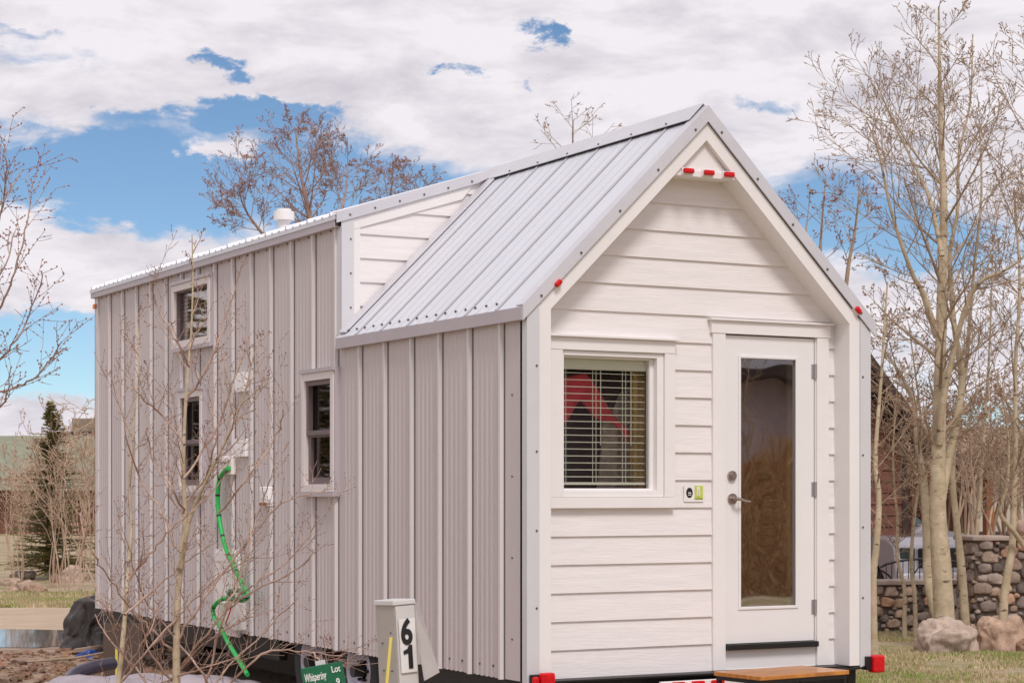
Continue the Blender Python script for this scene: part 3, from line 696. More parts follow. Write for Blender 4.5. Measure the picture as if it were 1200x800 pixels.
BLD = [  # px, base y, half width px, height px, label, tint, material
 (1109, 764, 35, 37, 'big pale grey boulder at the foot of the thick aspen trunk', (1.4, 1.36, 1.32), 'rock', 'boulders on the grass beside the stone wall'),
 (1174, 763, 31, 41, 'big reddish tan boulder right of the pale grey one', (1.35, 1.15, .98), 'rock', 'boulders on the grass beside the stone wall'),
 (1204, 765, 12, 18, 'brown rock cut by the right edge of the photo', (1.0, .75, .6), 'rock', 'boulders on the grass beside the stone wall'),
 (1137, 741, 22, 28, 'dark shiny rock between the two big boulders and the wall', (1, 1, 1), 'darkrock', None),
 (1093, 741, 12, 12, 'small grey rock behind the pale boulder', (.9, .9, 1), 'rock', None),
 (27, 679, 15, 11, 'dark grey boulder behind the row of tan stones', (.55, .52, .52), 'rock', 'boulders along the far road edge'),
 (11, 686, 12, 10, 'round tan boulder at the left end of the row', (1.3, 1.2, 1.05), 'rock', 'boulders along the far road edge'),
 (31, 693, 11, 13, 'tall pale boulder in the middle of the row', (1.3, 1.15, 1.05), 'rock', 'boulders along the far road edge'),
 (42, 694, 12, 11, 'tan brown boulder at the right end of the row', (1.15, .95, .8), 'rock', 'boulders along the far road edge'),
 (13, 695, 8, 8, 'small pale rock in front of the round tan boulder', (1.3, 1.15, 1.0), 'rock', 'boulders along the far road edge'),
 (66, 682, 7, 9, 'small brown rock below the spruce', (.9, .75, .65), 'rock', 'boulders along the far road edge'),
 (83, 682, 13, 18, 'pale rounded boulder beside the aspen stems near the house', (1.45, 1.35, 1.3), 'rock', 'boulders along the far road edge'),
 (38, 664, 10, 6, 'low grey rock farthest back under the trees', (.9, .85, .8), 'rock', 'boulders along the far road edge'),
 (64, 664, 9, 6, 'tan rock farthest back beside the spruce trunk', (1.2, 1.0, .9), 'rock', 'boulders along the far road edge'),
]
for i, (px, by, hwp, hp_, lab, tint, mt, grp) in enumerate(BLD):
    D = ZC*FPX/(by-HZ); p = gd(px, D); sx = hwp*D/FPX; sz = hp_*D/FPX
    w = MB(); rock(w, (0, 0, 0), sx, sx*.8, sz*.78, i+1, -TH+.2*(i % 3), tint, 5, .25, 0, .85); o = w.build('boulder', M[mt]); o.location = p
    tag(o, lab, 'boulder', grp)

# ------------------------------------------------------------------ trees
def grow(mb, p, d, ln, r, lv, rng, up=.12, wig=.18, m=0, mbud=1, bud=.0, nsub=(7, 5, 4), minr=.0022, spread=.75, seglen=None, leafr=.009, sublen=.5, r_end=.25):
    n = max(3, int(ln/(seglen or (.16 if lv < 2 else .10)))); n = min(n, 14)
    pts = [p.copy()]; q = p.copy(); d = d.normalized()
    for i in range(n):
        d = (d+Vector((rng.gauss(0, wig), rng.gauss(0, wig), rng.gauss(0, wig*.7)+up))*.45).normalized()
        q = q+d*(ln/n); pts.append(q.copy())
    rad = [max(minr, r*(1-(1-r_end)*i/n)) for i in range(n+1)]
    mb.tube(pts, rad, 5 if r > .012 else 3, m, None, False)
    if bud and lv >= 2:
        for i in range(1, n+1):
            if rng.random() < bud:
                dd = (pts[i]-pts[i-1]).normalized(); sd = Vector((rng.gauss(0, 1), rng.gauss(0, 1), rng.gauss(0, 1))).normalized()
                mb.octa(pts[i]+sd*leafr*.8, leafr, (dd+sd*.6), 1.7, mbud)
    if lv < 3 and lv < len(nsub)+0:
        k = nsub[lv] if lv < len(nsub) else 0
        for j in range(k):
            t = .18+.82*(j+rng.random())/k; i = min(n-1, int(t*n)); b = pts[i].lerp(pts[i+1], t*n-i)
            dd = (pts[i+1]-pts[i]).normalized(); sd = Vector((rng.gauss(0, 1), rng.gauss(0, 1), rng.gauss(0, .6)))
            sd = (sd-dd*sd.dot(dd)).normalized()
            nd = (dd*(1-spread*.55)+sd*spread).normalized()
            grow(mb, b, nd, ln*sublen*(1.15-.65*t)*rng.uniform(.7, 1.2), max(minr, rad[i]*.55), lv+1, rng, up, wig, m, mbud, bud, nsub, minr, spread, seglen, leafr, sublen, r_end)
def tree(name, label, cat, group, trunks, D, limbs=22, limblen=1.6, t0=.3, nsub=(7, 4, 3), bud=.5, seed=1, mats=('bark', 'twig', 'bud'), up=.12, spread=.75, wig=.18, leafr=.009, minr=.0022, ang=.9, extra=(), extrar=.012, drop_top=True, limbr=.45):
    """trunks: list of (pixel polyline, r0, r1, dD). limbs leave each trunk above t0"""
    rng = random.Random(seed)
    b0 = trunks[0][0][0]; base = gd(b0[0], D) if b0[1] is None else None
    root = empty(name, base if base else at(b0[0], b0[1], D), 0, label, cat, group)
    if base is None: root.location.z = 0
    o = root.location.copy(); o.z = 0
    tm = MB(); cm = MB()
    for ti, tr in enumerate(trunks):
        pl, r0, r1, dD = tr[:4]; kl = tr[4] if len(tr) > 4 else 1.0
        pts = []
        for i, q in enumerate(pl):
            DD = D+dD*i/(len(pl)-1)+(.09 if ti and pl[0][1] is not None else 0)
            pts.append((gd(q[0], DD) if q[1] is None else at(q[0], q[1], DD))-o)
        if pl[0][1] is None: pts[0].z = -.05
        pts = smooth(pts, 5); n = len(pts)
        rad = [r0+(r1-r0)*(i/(n-1))**.8 for i in range(n)]
        rad = [r*(1+.10*noise.noise(Vector((i*.7, seed, 0)))) for i, r in enumerate(rad)]
        if pl[0][1] is None: rad[0] *= 1.5; rad[1] *= 1.2
        tm.tube(pts, rad, 12 if r0 > .04 else 8)
        for k in range(int(limbs*kl)):
            t = t0+(1-t0)*((k+rng.random())/(limbs*kl)); i = min(n-2, int(t*(n-1)))
            b = pts[i].lerp(pts[i+1], t*(n-1)-i); dd = (pts[i+1]-pts[i]).normalized()
            a = k*2.4+rng.uniform(-.5, .5); u = dd.orthogonal().normalized(); v = dd.cross(u); sd = u*math.cos(a)+v*math.sin(a)
            nd = dd*math.cos(ang)+sd*math.sin(ang)
            rel = (t-t0)/(1-t0); prof = (.55+.9*rel*(1-rel)*2) if rel < .5 else (1.0-.72*(rel-.5)*2)
            grow(cm, b, nd, limblen*prof*rng.uniform(.7, 1.2), max(.006, rad[i]*limbr), 0, rng, up, wig, 0, 1, bud, nsub, minr, spread, None, leafr)
    for pl in extra:
        pts = smooth([at(q[0], q[1], D+(q[2] if len(q) > 2 else rng.uniform(-.25, .25)))-o for q in pl], 5); n = len(pts)
        pts = [p+Vector((rng.gauss(0, .006), rng.gauss(0, .006), rng.gauss(0, .004))) for p in pts]
        rad = [extrar*(1-.75*i/(n-1))+.0015 for i in range(n)]
        cm.tube(pts, rad, 6, 0, None, False)
        for i in range(2, n):
            if rng.random() < .62:
                dd = (pts[i]-pts[i-1]).normalized(); sd = Vector((rng.gauss(0, 1), rng.gauss(0, 1), rng.gauss(0, 1))).normalized()
                grow(cm, pts[i], dd*.6+sd*.6+Vector((0, 0, .3)), rng.uniform(.12, .45), max(.0025, rad[i]*.5), 2, rng, up*.8, wig, 0, 1, bud, (0, 0, 3), minr, spread, .05, leafr)
            if bud and rng.random() < bud: cm.octa(pts[i]+Vector((rng.gauss(0, .006), rng.gauss(0, .006), 0)), leafr, None, 1.6, 1)
    tm.build('trunk', M[mats[0]], root); cm.build('crown', [M[mats[1]], M[mats[2]]], root)
    return root
def shrubmesh(seed, h=2.2, stems=16, spreadr=.8, nsub=(6, 4, 3), mats=('twigpale', 'budtan'), bud=.3, minr=.003, leafr=.010, lean=.35, clear=0, sr=.016):
    rng = random.Random(seed); m_ = MB()
    for k in range(stems):
        a = rng.uniform(0, 6.28); r0 = rng.uniform(0, .25)
        d = Vector((math.cos(a)*lean*rng.uniform(.2, 1.3), math.sin(a)*lean*rng.uniform(.2, 1.3), 1))
        b_ = Vector((math.cos(a)*r0, math.sin(a)*r0, -.05))
        if clear:
            e_ = b_+Vector((d.x*clear*.5, d.y*clear*.5, clear*rng.uniform(.85, 1.15))); m_.tube([b_, b_.lerp(e_, .5)+Vector((rng.gauss(0, .04), rng.gauss(0, .04), 0)), e_], [sr*1.3, sr*1.15, sr], 5); b_ = e_
        grow(m_, b_, d, h*rng.uniform(.6, 1.05), sr, 0, rng, .10, .22, 0, 1, bud, nsub, minr, spreadr, None, leafr, .45)
    return m_

# big aspen on the right (three stems from one foot)
AS = 'aspen trees on the right'
tree('aspen_tree', 'tallest aspen with a thick pitted trunk rising behind the pale grey boulder', 'tree', AS,
     [([(1109, None), (1103, 660), (1099, 600), (1100, 520), (1102, 430), (1104, 330), (1106, 240), (1103, 160), (1101, 80), (1100, 8)], .122, .008, .5),
      ([(1101, 600), (1110, 545), (1122, 490), (1127, 440), (1118, 380), (1113, 300), (1122, 250), (1124, 180), (1137, 120), (1140, 40)], .055, .006, 1.2, .8),
      ([(1098, 395), (1082, 345), (1068, 318), (1045, 250), (1030, 180), (1015, 140)], .04, .005, -.6, .45),
      ([(1101, 520), (1106, 465), (1130, 365), (1150, 330), (1175, 318), (1200, 300), (1230, 260)], .040, .006, -.8, .5),
      ([(1104, 300), (1090, 235), (1070, 190), (1050, 150), (1028, 100)], .03, .004, .8, .45)], 21.0,
     limbs=26, limblen=1.22, t0=.28, nsub=(8, 4, 1), bud=.16, seed=3, mats=('bark', 'twig', 'budtan'), up=.13, ang=.85, minr=.0028, leafr=.0075, wig=.09, spread=.58, limbr=.36)
tree('aspen_tree', 'curved aspen stem leaning right out from behind the thick trunk', 'tree', AS,
     [([(1110, None), (1090, 690), (1086, 620), (1082, 560), (1075, 520), (1070, 470), (1050, 430), (1035, 410)], .07, .012, .9),
      ([(1133, None), (1128, 680), (1122, 620), (1116, 560), (1120, 500), (1132, 430), (1140, 330), (1150, 230), (1148, 150)], .055, .008, .6)], 21.9,
     limbs=16, limblen=1.1, t0=.35, wig=.10, spread=.6, limbr=.38, nsub=(6, 3, 1), bud=.25, seed=5, mats=('bark', 'twig', 'budtan'), minr=.003)
tree('aspen_tree', 'slim bent aspen hugging the right corner of the house', 'tree', AS,
     [([(1024, None), (1023, 680), (1027, 640), (1030, 585), (1026, 545), (1028, 500), (1033, 440), (1036, 390), (1040, 330)], .045, .008, .3)], 19.6,
     limbs=18, limblen=.8, t0=.25, wig=.10, spread=.6, limbr=.38, nsub=(6, 3, 1), bud=.25, seed=8, mats=('bark', 'twig', 'budtan'), minr=.003)
tree('aspen_tree', 'thin aspen bending left before the patio wall, second from the house', 'tree', AS,
     [([(1060, None), (1060, 720), (1060, 690), (1051, 650), (1052, 610), (1048, 570), (1047, 520), (1052, 450)], .032, .007, .3)], 22.4,
     limbs=18, limblen=.9, t0=.4, wig=.10, spread=.6, limbr=.38, nsub=(6, 3, 1), bud=.3, seed=9, mats=('bark', 'twig', 'budtan'), minr=.003)
tree('aspen_tree', 'thin upright aspen before the patio wall, third from the house', 'tree', AS,
     [([(1073, None), (1072, 700), (1068, 660), (1071, 610), (1077, 560), (1080, 500), (1073, 440), (1065, 380)], .030, .007, .3)], 22.8,
     limbs=16, limblen=.9, t0=.4, wig=.10, spread=.6, limbr=.38, nsub=(6, 3, 1), bud=.3, seed=10, mats=('bark', 'twig', 'budtan'), minr=.003)
tree('aspen_tree', 'aspen with two crossing stems in front of the stone pillar', 'tree', AS,
     [([(1172, None), (1178, 690), (1186, 640), (1188, 590), (1190, 520), (1190, 430), (1195, 330), (1188, 220)], .055, .01, .6),
      ([(1215, 660), (1190, 625), (1172, 600), (1180, 570), (1182, 520), (1176, 470)], .035, .008, -.3, .5)], 21.2,
     limbs=20, limblen=1.1, t0=.35, wig=.10, spread=.6, limbr=.38, nsub=(6, 3, 1), bud=.3, seed=12, mats=('bark', 'twig', 'budtan'), minr=.003)
tree('aspen_tree', 'slender aspen behind the pillar by the white wall', 'tree', AS,
     [([(1150, None), (1138, 690), (1144, 630), (1150, 560), (1155, 480), (1160, 400), (1163, 300)], .045, .008, .6)], 25,
     limbs=20, limblen=1.3, t0=.35, wig=.10, spread=.6, limbr=.38, nsub=(6, 3, 1), bud=.3, seed=13, mats=('bark', 'twig', 'budtan'), minr=.0035)
tree('aspen_tree', 'aspen cut by the right edge of the photo', 'tree', AS,
     [([(1240, None), (1232, 600), (1228, 450), (1225, 300), (1218, 150), (1212, 60)], .08, .012, .6)], 24,
     limbs=34, limblen=1.7, t0=.25, wig=.10, spread=.6, limbr=.38, nsub=(6, 3, 1), bud=.3, seed=14, mats=('bark', 'twig', 'budtan'), minr=.0035)
# trees behind the house
BK = 'bare trees rising behind the roof'
tree('bare_tree', 'bare tree with reddish buds behind the low end of the dormer roof', 'tree', BK,
     [([(372, None), (366, 420), (368, 300), (362, 250), (352, 200), (346, 150)], .12, .008, .5), ([(366, 330), (395, 260), (405, 225), (408, 190)], .05, .006, 1, .6), ([(366, 350), (320, 290), (290, 250), (280, 225)], .05, .006, -1, .7)], 34,
     limbs=24, limblen=1.15, t0=.42, spread=.6, limbr=.35, wig=.11, nsub=(7, 4, 2), bud=.30, seed=21, mats=('twigpink', 'twigpink', 'bud'), minr=.0040, leafr=.0095, ang=.85)
tree('bare_tree', 'smaller bare tree behind the middle of the dormer roof', 'tree', BK,
     [([(462, None), (460, 400), (458, 260), (460, 195)], .09, .008, .5), ([(470, 330), (485, 260), (492, 215)], .04, .006, .8, .6)], 40,
     limbs=22, limblen=.95, t0=.45, nsub=(6, 3, 2), bud=.35, seed=22, mats=('twigpink', 'twigpink', 'bud'), minr=.0045, leafr=.010)
tree('bare_tree', 'bare twigs of a tree peeking above the ridge of the front roof', 'tree', BK,
     [([(668, None), (668, 350), (670, 220), (672, 140)], .08, .006, .4)], 34,
     limbs=8, limblen=1.0, t0=.66, nsub=(4, 2, 1), bud=.2, seed=23, mats=('twigpink', 'twig', 'bud'), minr=.004, leafr=.012)
tree('bare_tree', 'sparse bare tree with red buds just right of the gable slope', 'tree', BK,
     [([(975, None), (968, 500), (962, 340), (962, 280), (968, 205)], .07, .005, .4), ([(985, None), (985, 450), (992, 330), (1002, 270), (1008, 210)], .06, .006, .4, 1), ([(965, 400), (945, 300), (948, 240)], .03, .004, .4, .5)], 27,
     limbs=10, limblen=.7, t0=.5, nsub=(4, 3, 1), bud=.35, wig=.10, spread=.55, limbr=.3, seed=24, mats=('twig', 'twig', 'bud'), minr=.0028, leafr=.011)
tree('bare_tree', 'tree with buds hanging in at the left edge of the photo', 'tree', None,
     [([(-70, None), (-68, 500), (-62, 350), (-58, 200)], .10, .02, .3)], 15,
     limbs=5, limblen=.5, t0=.5, nsub=(4, 3, 1), bud=.6, seed=31, mats=('bark', 'twigpink', 'bud'), minr=.0022, leafr=.008,
     extra=[[(-64, 470), (-20, 462), (12, 456), (38, 444), (60, 420), (72, 400)], [(-64, 400), (-20, 385), (5, 350), (20, 310), (32, 260), (38, 215)], [(-60, 330), (-20, 300), (0, 250), (8, 205), (6, 170)], [(-64, 440), (-10, 425), (15, 405), (38, 360), (50, 318)],
            [(-62, 300), (-25, 270), (4, 235), (25, 200)], [(-66, 520), (-25, 500), (5, 470), (12, 430)], [(-60, 360), (-30, 340), (0, 320), (18, 270)]], extrar=.010)
# sapling in front of the side wall
tree('young_aspen', 'young bare aspen with several thin stems standing in front of the grey metal wall', 'tree', None,
     [([(209, None), (207, 800), (207, 745), (209, 690), (214, 640), (217, 600), (215, 560), (216, 500), (220, 440), (224, 390), (226, 330), (225, 275)], .030, .0035, .4),
      ([(128, None), (139, 800), (147, 715), (150, 665), (154, 620), (152, 560), (158, 480), (163, 420), (161, 370)], .020, .003, .8),
      ([(212, 665), (222, 610), (236, 575), (258, 530), (272, 500), (288, 455), (300, 405)], .017, .0028, -.4)], 12.3,
     limbs=11, limblen=.42, t0=.32, nsub=(4, 3, 0), bud=.7, seed=41, mats=('bark', 'twigsap', 'budsap'), minr=.0015, leafr=.0038, ang=.62, up=.22, limbr=.35,
     extra=[[(202, 762), (175, 735), (150, 710), (125, 672), (104, 643), (92, 600)], [(212, 778), (250, 735), (275, 702), (300, 682), (340, 655), (372, 612)],
            [(236, 830), (250, 770), (263, 718), (280, 682), (290, 640), (303, 600), (318, 560)], [(240, 830), (300, 772), (330, 761), (365, 764), (402, 768)], [(365, 764), (380, 778), (388, 784)],
            [(207, 640), (190, 600), (165, 560), (148, 510), (140, 440)], [(216, 520), (190, 485), (168, 470), (150, 440)], [(218, 470), (245, 425), (262, 380), (288, 298)],
            [(222, 430), (205, 395), (185, 360), (178, 330)], [(216, 560), (255, 500), (276, 440), (294, 388)], [(258, 600), (290, 560), (320, 520), (332, 482)],
            [(150, 680), (175, 650), (200, 620), (235, 590), (262, 560)], [(147, 720), (180, 690), (215, 660), (245, 640)], [(207, 750), (240, 700), (285, 640), (330, 590), (380, 575)],
            [(140, 800), (175, 760), (210, 720), (250, 680), (300, 650)], [(120, 830), (150, 780), (175, 740), (190, 700)], [(260, 830), (230, 780), (200, 740), (170, 700), (150, 640)],
            [(170, 840), (205, 790), (245, 750), (300, 720)], [(190, 840), (165, 790), (130, 750), (112, 720)], [(230, 840), (260, 790), (310, 740), (350, 700)],
            [(205, 800), (180, 770), (165, 730), (160, 690)], [(150, 840), (190, 800), (230, 785), (280, 770)], [(100, 660), (118, 700), (140, 740)], [(215, 600), (200, 570), (180, 545), (172, 500)],
            [(216, 590), (240, 560), (252, 520), (250, 470)], [(262, 718), (300, 690), (345, 670), (365, 650)]], extrar=.0066)
# shrubs
def shrubset(name, cat, group, protos, items, mats_):
    for i, (px, D, s, lab) in enumerate(items):
        src = protos[i % len(protos)]
        if not src.get('used'):
            o = src['o']; src['used'] = 1
        else: o = src['o'].copy(); col.objects.link(o)
        o.location = gd(px, D); o.rotation_euler = (0, 0, i*1.7); o.scale = (s, s, s*(1+.1*((i*7) % 3-1)))
        tag(o, lab, cat, group)
protos = []
for sd in (1, 2, 3, 4):
    m_ = shrubmesh(50+sd, 1.4, 6, .85, (8, 5, 2), bud=.15, minr=.0036, leafr=.011, clear=1.35, lean=.5); protos.append({'o': m_.build('bare_shrub', [M['twigpale'], M['budtan']])})
shrubset('bare_shrub', 'shrub', 'bare shrubs behind the stone wall', protos, [
    (1084, 31.5, 1.25, 'bare shrub behind the truck and the thick aspen trunk'),
    (1122, 30.5, 1.15, 'bare shrub before the carport left of the pillar'), (1146, 25.6, 1.05, 'tangled bare shrub above the stone pillar'), (1176, 27.5, 1.1, 'bare shrub before the white wall'),
    (1204, 26, 1.05, 'bare shrub cut by the right photo edge'), (1100, 34, 1.3, 'tall bare shrub farthest back behind the carport'), (1165, 35, 1.3, 'tall bare shrub before the tan roof'),
    (1130, 36, 1.3, 'tall bare shrub beneath the gap of blue sky'), (1200, 34, 1.4, 'tall bare shrub by the right photo edge, behind the shorter ones')], None)
protos = []
for sd in (1, 2):
    m_ = shrubmesh(70+sd, 2.4, 6, .6, (5, 3, 2), bud=.15, minr=.0055, leafr=.014, lean=.25, clear=.7, sr=.012); protos.append({'o': m_.build('bare_sapling', [M['twigpale'], M['budtan']])})
shrubset('bare_sapling', 'sapling', 'bare saplings beyond the road on the left', protos, [
    (14, 44, .9, 'bare sapling farthest left beyond the road'), (46, 41, .95, 'bare sapling left of the spruce trunk'), (72, 38, 1.0, 'bare sapling right of the spruce'),
    (92, 37, 1.1, 'tall bare sapling right beside the house end'), (108, 40, 1.15, 'bare sapling half behind the house end'), (30, 50, .8, 'faint bare sapling before the sage roof'), (98, 48, 1.5, 'tallest bare sapling by the brown chimney'), (60, 34.5, .85, 'bare sapling directly in front of the spruce'), (82, 33.5, .95, 'slim bare sapling before the pale rounded boulder'), (25, 37, .9, 'bare sapling just left of the spruce skirt')], None)
# spruce
def spruce(label, px, D, h, rad, seed):
    rng = random.Random(seed); root = empty('spruce_tree', gd(px, D), 0, label, 'tree')
    t = MB(); t.tube([(0, 0, -.05), (0, 0, h*.5), (0, 0, h)], [.06, .035, .008], 8); t.build('trunk', M['bark'], root)
    n = MB()
    for k in range(440):
        u = rng.random()**1.25; z = h*(.05+.95*u); r = rad*(1-u)**.8*rng.uniform(.35, 1.2)+.04; a = rng.uniform(0, 6.283)
        tip = Vector((math.cos(a)*r, math.sin(a)*r, z+rng.uniform(-.22, .10)*r+.04)); s0 = Vector((0, 0, z)); d = tip-s0; L0 = d.length; d.normalize(); sdv = d.cross(Vector((0, 0, 1))).normalized()
        m = int(10+L0*46)
        for i in range(m):
            t_ = (i+.5)/m; c = s0+d*L0*t_
            for s in (-1, 1):
                q = c+(sdv*s*.75+d*.5+Vector((0, 0, rng.uniform(-.5, .6))))*rng.uniform(.05, .11)*(1.1-.5*t_)
                wv = d*.012+Vector((0, 0, .008)); n.add([c-wv, q, c+wv], [(0, 1, 2)])
        n.tube([s0, tip], [.008, .003], 3, 1, None, False)
    n.build('crown', [M['needle'], M['twigpale']], root)
spruce('dark green spruce beyond the road on the left', 60, 38, 3.35, 1.05, 3)

# ------------------------------------------------------------------ right hand side: wall, pillar, bench, cabin, truck
def masonry(mb, o, ux, Lw, H, thick, cell, seed, m=0):
    """rounded field stones packed over a front face; o corner, ux along the face"""
    rng = random.Random(seed); placed = []
    for rr in [cell*q for q in (.62, .52, .44, .36, .29, .23, .17)]:
        for k in range(260):
            x = rng.uniform(rr*.9, Lw-rr*.9); z = rng.uniform(rr*.7, H-rr*.7)
            if all(((x-a)/1.25)**2+(z-b)**2 > ((rr+c)*.80)**2 for a, b, c in placed): placed.append((x, z, rr))
    for x, z, rr in placed:
        g = rng.uniform(.7, 1.5); tn = rng.choice([(1, 1, 1), (1.1, .97, .82), (1, .98, 1.0), (1.25, .95, .75), (.85, .85, .88), (.5, .48, .5), (1.25, 1.15, 1.05), (1.1, 1.05, 1)])
        c = o+ux*x+Vector((0, 0, z-rr*.3))
        rock(mb, c, rr*1.16, .035+.02*rng.random(), rr*.98, rng.random()*50, math.atan2(ux.y, ux.x), tuple(g*t for t in tn), 3, .26, m, .72)
ax = (RT*.995+F*.10).normalized()
p = gd(1012, 23.4); wl = empty('stone_wall', p, 0, 'low patio wall of rounded field stones under a pale cap', 'wall')
Lw = 1.36; w = MB(); fn = ax.cross(Vector((0, 0, 1))).normalized()
w.obox(-fn*.0, ax*Lw, -fn*.28, Vector((0, 0, .56)), 1); masonry(w, Vector((0, 0, 0)), ax, Lw, .56, .28, .125, 4); w.build('field_stones', [M['stone'], M['mortar']], wl)
w = MB(); w.obox(fn*.06+Vector((0, 0, .565))-ax*.02, ax*(Lw-.02), -fn*.40, Vector((0, 0, .055))); w.build('cap', M['cap'], wl, bevel=.01)
p = gd(1143, 22.6); wl = empty('stone_pillar', p, 0, 'taller field stone pillar right of the patio wall', 'pillar')
Lw = .78; w = MB(); w.obox(Vector((0, 0, 0)), ax*Lw, -fn*.6, Vector((0, 0, 1.10)), 1); masonry(w, Vector((0, 0, 0)), ax, Lw, 1.10, .28, .145, 9)
masonry(w, -fn*.6+Vector((0, 0, 0)), fn, .6, 1.1, .2, .15, 11); w.build('field_stones', [M['stone'], M['mortar']], wl)
w = MB(); w.obox(fn*.05+Vector((0, 0, 1.105))-ax*.05, ax*.55, -fn*.7, Vector((0, 0, .05))); w.build('cap', M['cap'], wl, bevel=.012)
w = MB(); rock(w, (0, 0, 0), .14, .13, .15, 77, 0, (1.3, 1.1, 1), 3); o = w.build('cobble', M['rock']); o.location = gd(1196, 22.8, 1.155); tag(o, 'round cobble lying on top of the stone pillar', 'stone')
# bench of black iron
p = gd(1032, 24.3); bn = empty('iron_bench', p, 0, 'black wrought iron bench behind the low stone wall', 'bench')
BL = 1.12
w = MB()
arc = [ax*(BL*t)+Vector((0, 0, .74+.10*math.sin(math.pi*t)**.6)) for t in [i/16 for i in range(17)]]
w.tube(arc, .016, 6); w.cyl(Vector((0, 0, .52)), ax*BL+Vector((0, 0, .52)), .013, 6)
for i in range(1, 16): a = arc[i]; w.cyl(Vector((a.x, a.y, .52)), a, .006, 5)
w.tube([ax*(BL*.3)+Vector((0, 0, .54)), ax*(BL*.45)+Vector((0, 0, .78)), ax*(BL*.62)+Vector((0, 0, .62)), ax*(BL*.5)+Vector((0, 0, .53))], .01, 5); w.build('backrest', M['iron'], bn)
w = MB()
for i in range(7): q = fn*(.05+i*.06)+Vector((0, 0, .44)); w.obox(q, ax*BL, fn*.035, Vector((0, 0, .012)))
w.build('seat', M['iron'], bn)
for s in (0, BL):
    w = MB(); w.tube(smooth([ax*s+Vector((0, 0, .70)), ax*s+fn*.2+Vector((0, 0, .68)), ax*s+fn*.46+Vector((0, 0, .62)), ax*s+fn*.5+Vector((0, 0, .5))], 4), .014, 6); w.build('armrest', M['iron'], bn)
    for f_ in (0, .47): w = MB(); w.cyl(ax*s+fn*f_, ax*s+fn*f_+Vector((0, 0, .70 if f_ == 0 else .45)), .014, 6); w.build('leg', M['iron'], bn)
w = MB(); w.obox(Vector((0, 0, 0)), ax*.20, -fn*.2, Vector((0, 0, .19))); w.obox(fn*.003+ax*.03+Vector((0, 0, .10)), ax*.05, fn*.002, Vector((0, 0, .04)), 1); w.obox(fn*.003+ax*.12+Vector((0, 0, .10)), ax*.05, fn*.002, Vector((0, 0, .04)), 1)
o = w.build('concrete_block', [M['concrete'], M['dark']], bevel=0); o.location = gd(1121, 23.25, .33); tag(o, 'pale concrete block with two holes beside the stone pillar', 'concrete block')
w = MB(); rock(w, (0, 0, 0), .16, .14, .30, 40, 0, (1.3, 1.3, 1.3), 3, .08); o = w.build('rounded_stone', M['rock']); o.location = gd(1131, 23.2); tag(o, 'smooth pale grey stone under the concrete block', 'stone')
# cabin
def lapwall(mb, o, ux, Lw, H, step=.19, m=0, top=None):
    n = ux.cross(Vector((0, 0, 1))).normalized(); z = 0
    while z < H-.01:
        h = min(step, H-z); a, b = 0, Lw
        if top: a, b = top(z+h/2)
        if b-a > .05: mb.hexa([o+ux*a+n*.02+Vector((0,0,z)), o+ux*b+n*.02+Vector((0,0,z)), o+ux*b-n*.05+Vector((0,0,z)), o+ux*a-n*.05+Vector((0,0,z)),
             o+ux*a+n*.002+Vector((0,0,z+h)), o+ux*b+n*.002+Vector((0,0,z+h)), o+ux*b-n*.05+Vector((0,0,z+h)), o+ux*a-n*.05+Vector((0,0,z+h))], m)
        z += h
cx_ = (RT*.97+F*.24).normalized(); cn = cx_.cross(Vector((0, 0, 1))).normalized()
Dc = 26.6; p = gd(1063, Dc)-cx_*6.0
cab = empty('brown_cabin', p, 0, 'red brown cabin with lap siding and steep dark roof behind the trees on the right', 'cabin')
w = MB(); lapwall(w, Vector((0, 0, 0)), cx_, 6.0, 2.28, .15); lapwall(w, Vector((0, 0, 2.28)), cx_, 6.0, 3.7, .15, top=lambda z: (3.0-(3.7-z)/1.26, 3.0+(3.7-z)/1.26)); w.build('wall', M['cabin'], cab)
w = MB(); w.obox(cx_*6.0+cn*.03, cx_*.1, -cn*6, Vector((0, 0, 2.3))); w.build('side_wall', M['cabin'], cab)
w = MB()
for s in (0, 1):
    a = cx_*(6.22 if s else -.22)+Vector((0, 0, 2.28)); b = cx_*3+Vector((0, 0, 6.35))
    w.prism([a+cn*.45, b+cn*.45, b+cn*.45-Vector((0, 0, .16)), a+cn*.45-Vector((0, 0, .16))], -cn*7)
w.build('roof', M['cabinroof'], cab)
w = MB(); w.obox(cx_*5.92+cn*.03, cx_*.14, -cn*.1, Vector((0, 0, 2.3))); w.build('corner_board', M['cabinroof'], cab)
# carport
p = gd(1074, 32.4); cp = empty('timber_carport', p, 0, 'dark timber carport with orange brown posts over the parked truck', 'carport')
for u in (.15, 1.25, 2.1): w = MB(); w.obox(cx_*u, cx_*.14, -cn*.14, Vector((0, 0, 2.1))); w.build('post', M['orangepost'], cp)
w = MB(); w.obox(-cx_*.2+Vector((0, 0, 2.1))+cn*.3, cx_*3.4, -cn*4.5, Vector((0, 0, .18))); w.build('roof', M['cabinroof'], cp)
w = MB(); lapwall(w, cx_*.0-cn*4, cx_, 3.0, 2.1); w.build('back_wall', M['cabin'], cp)
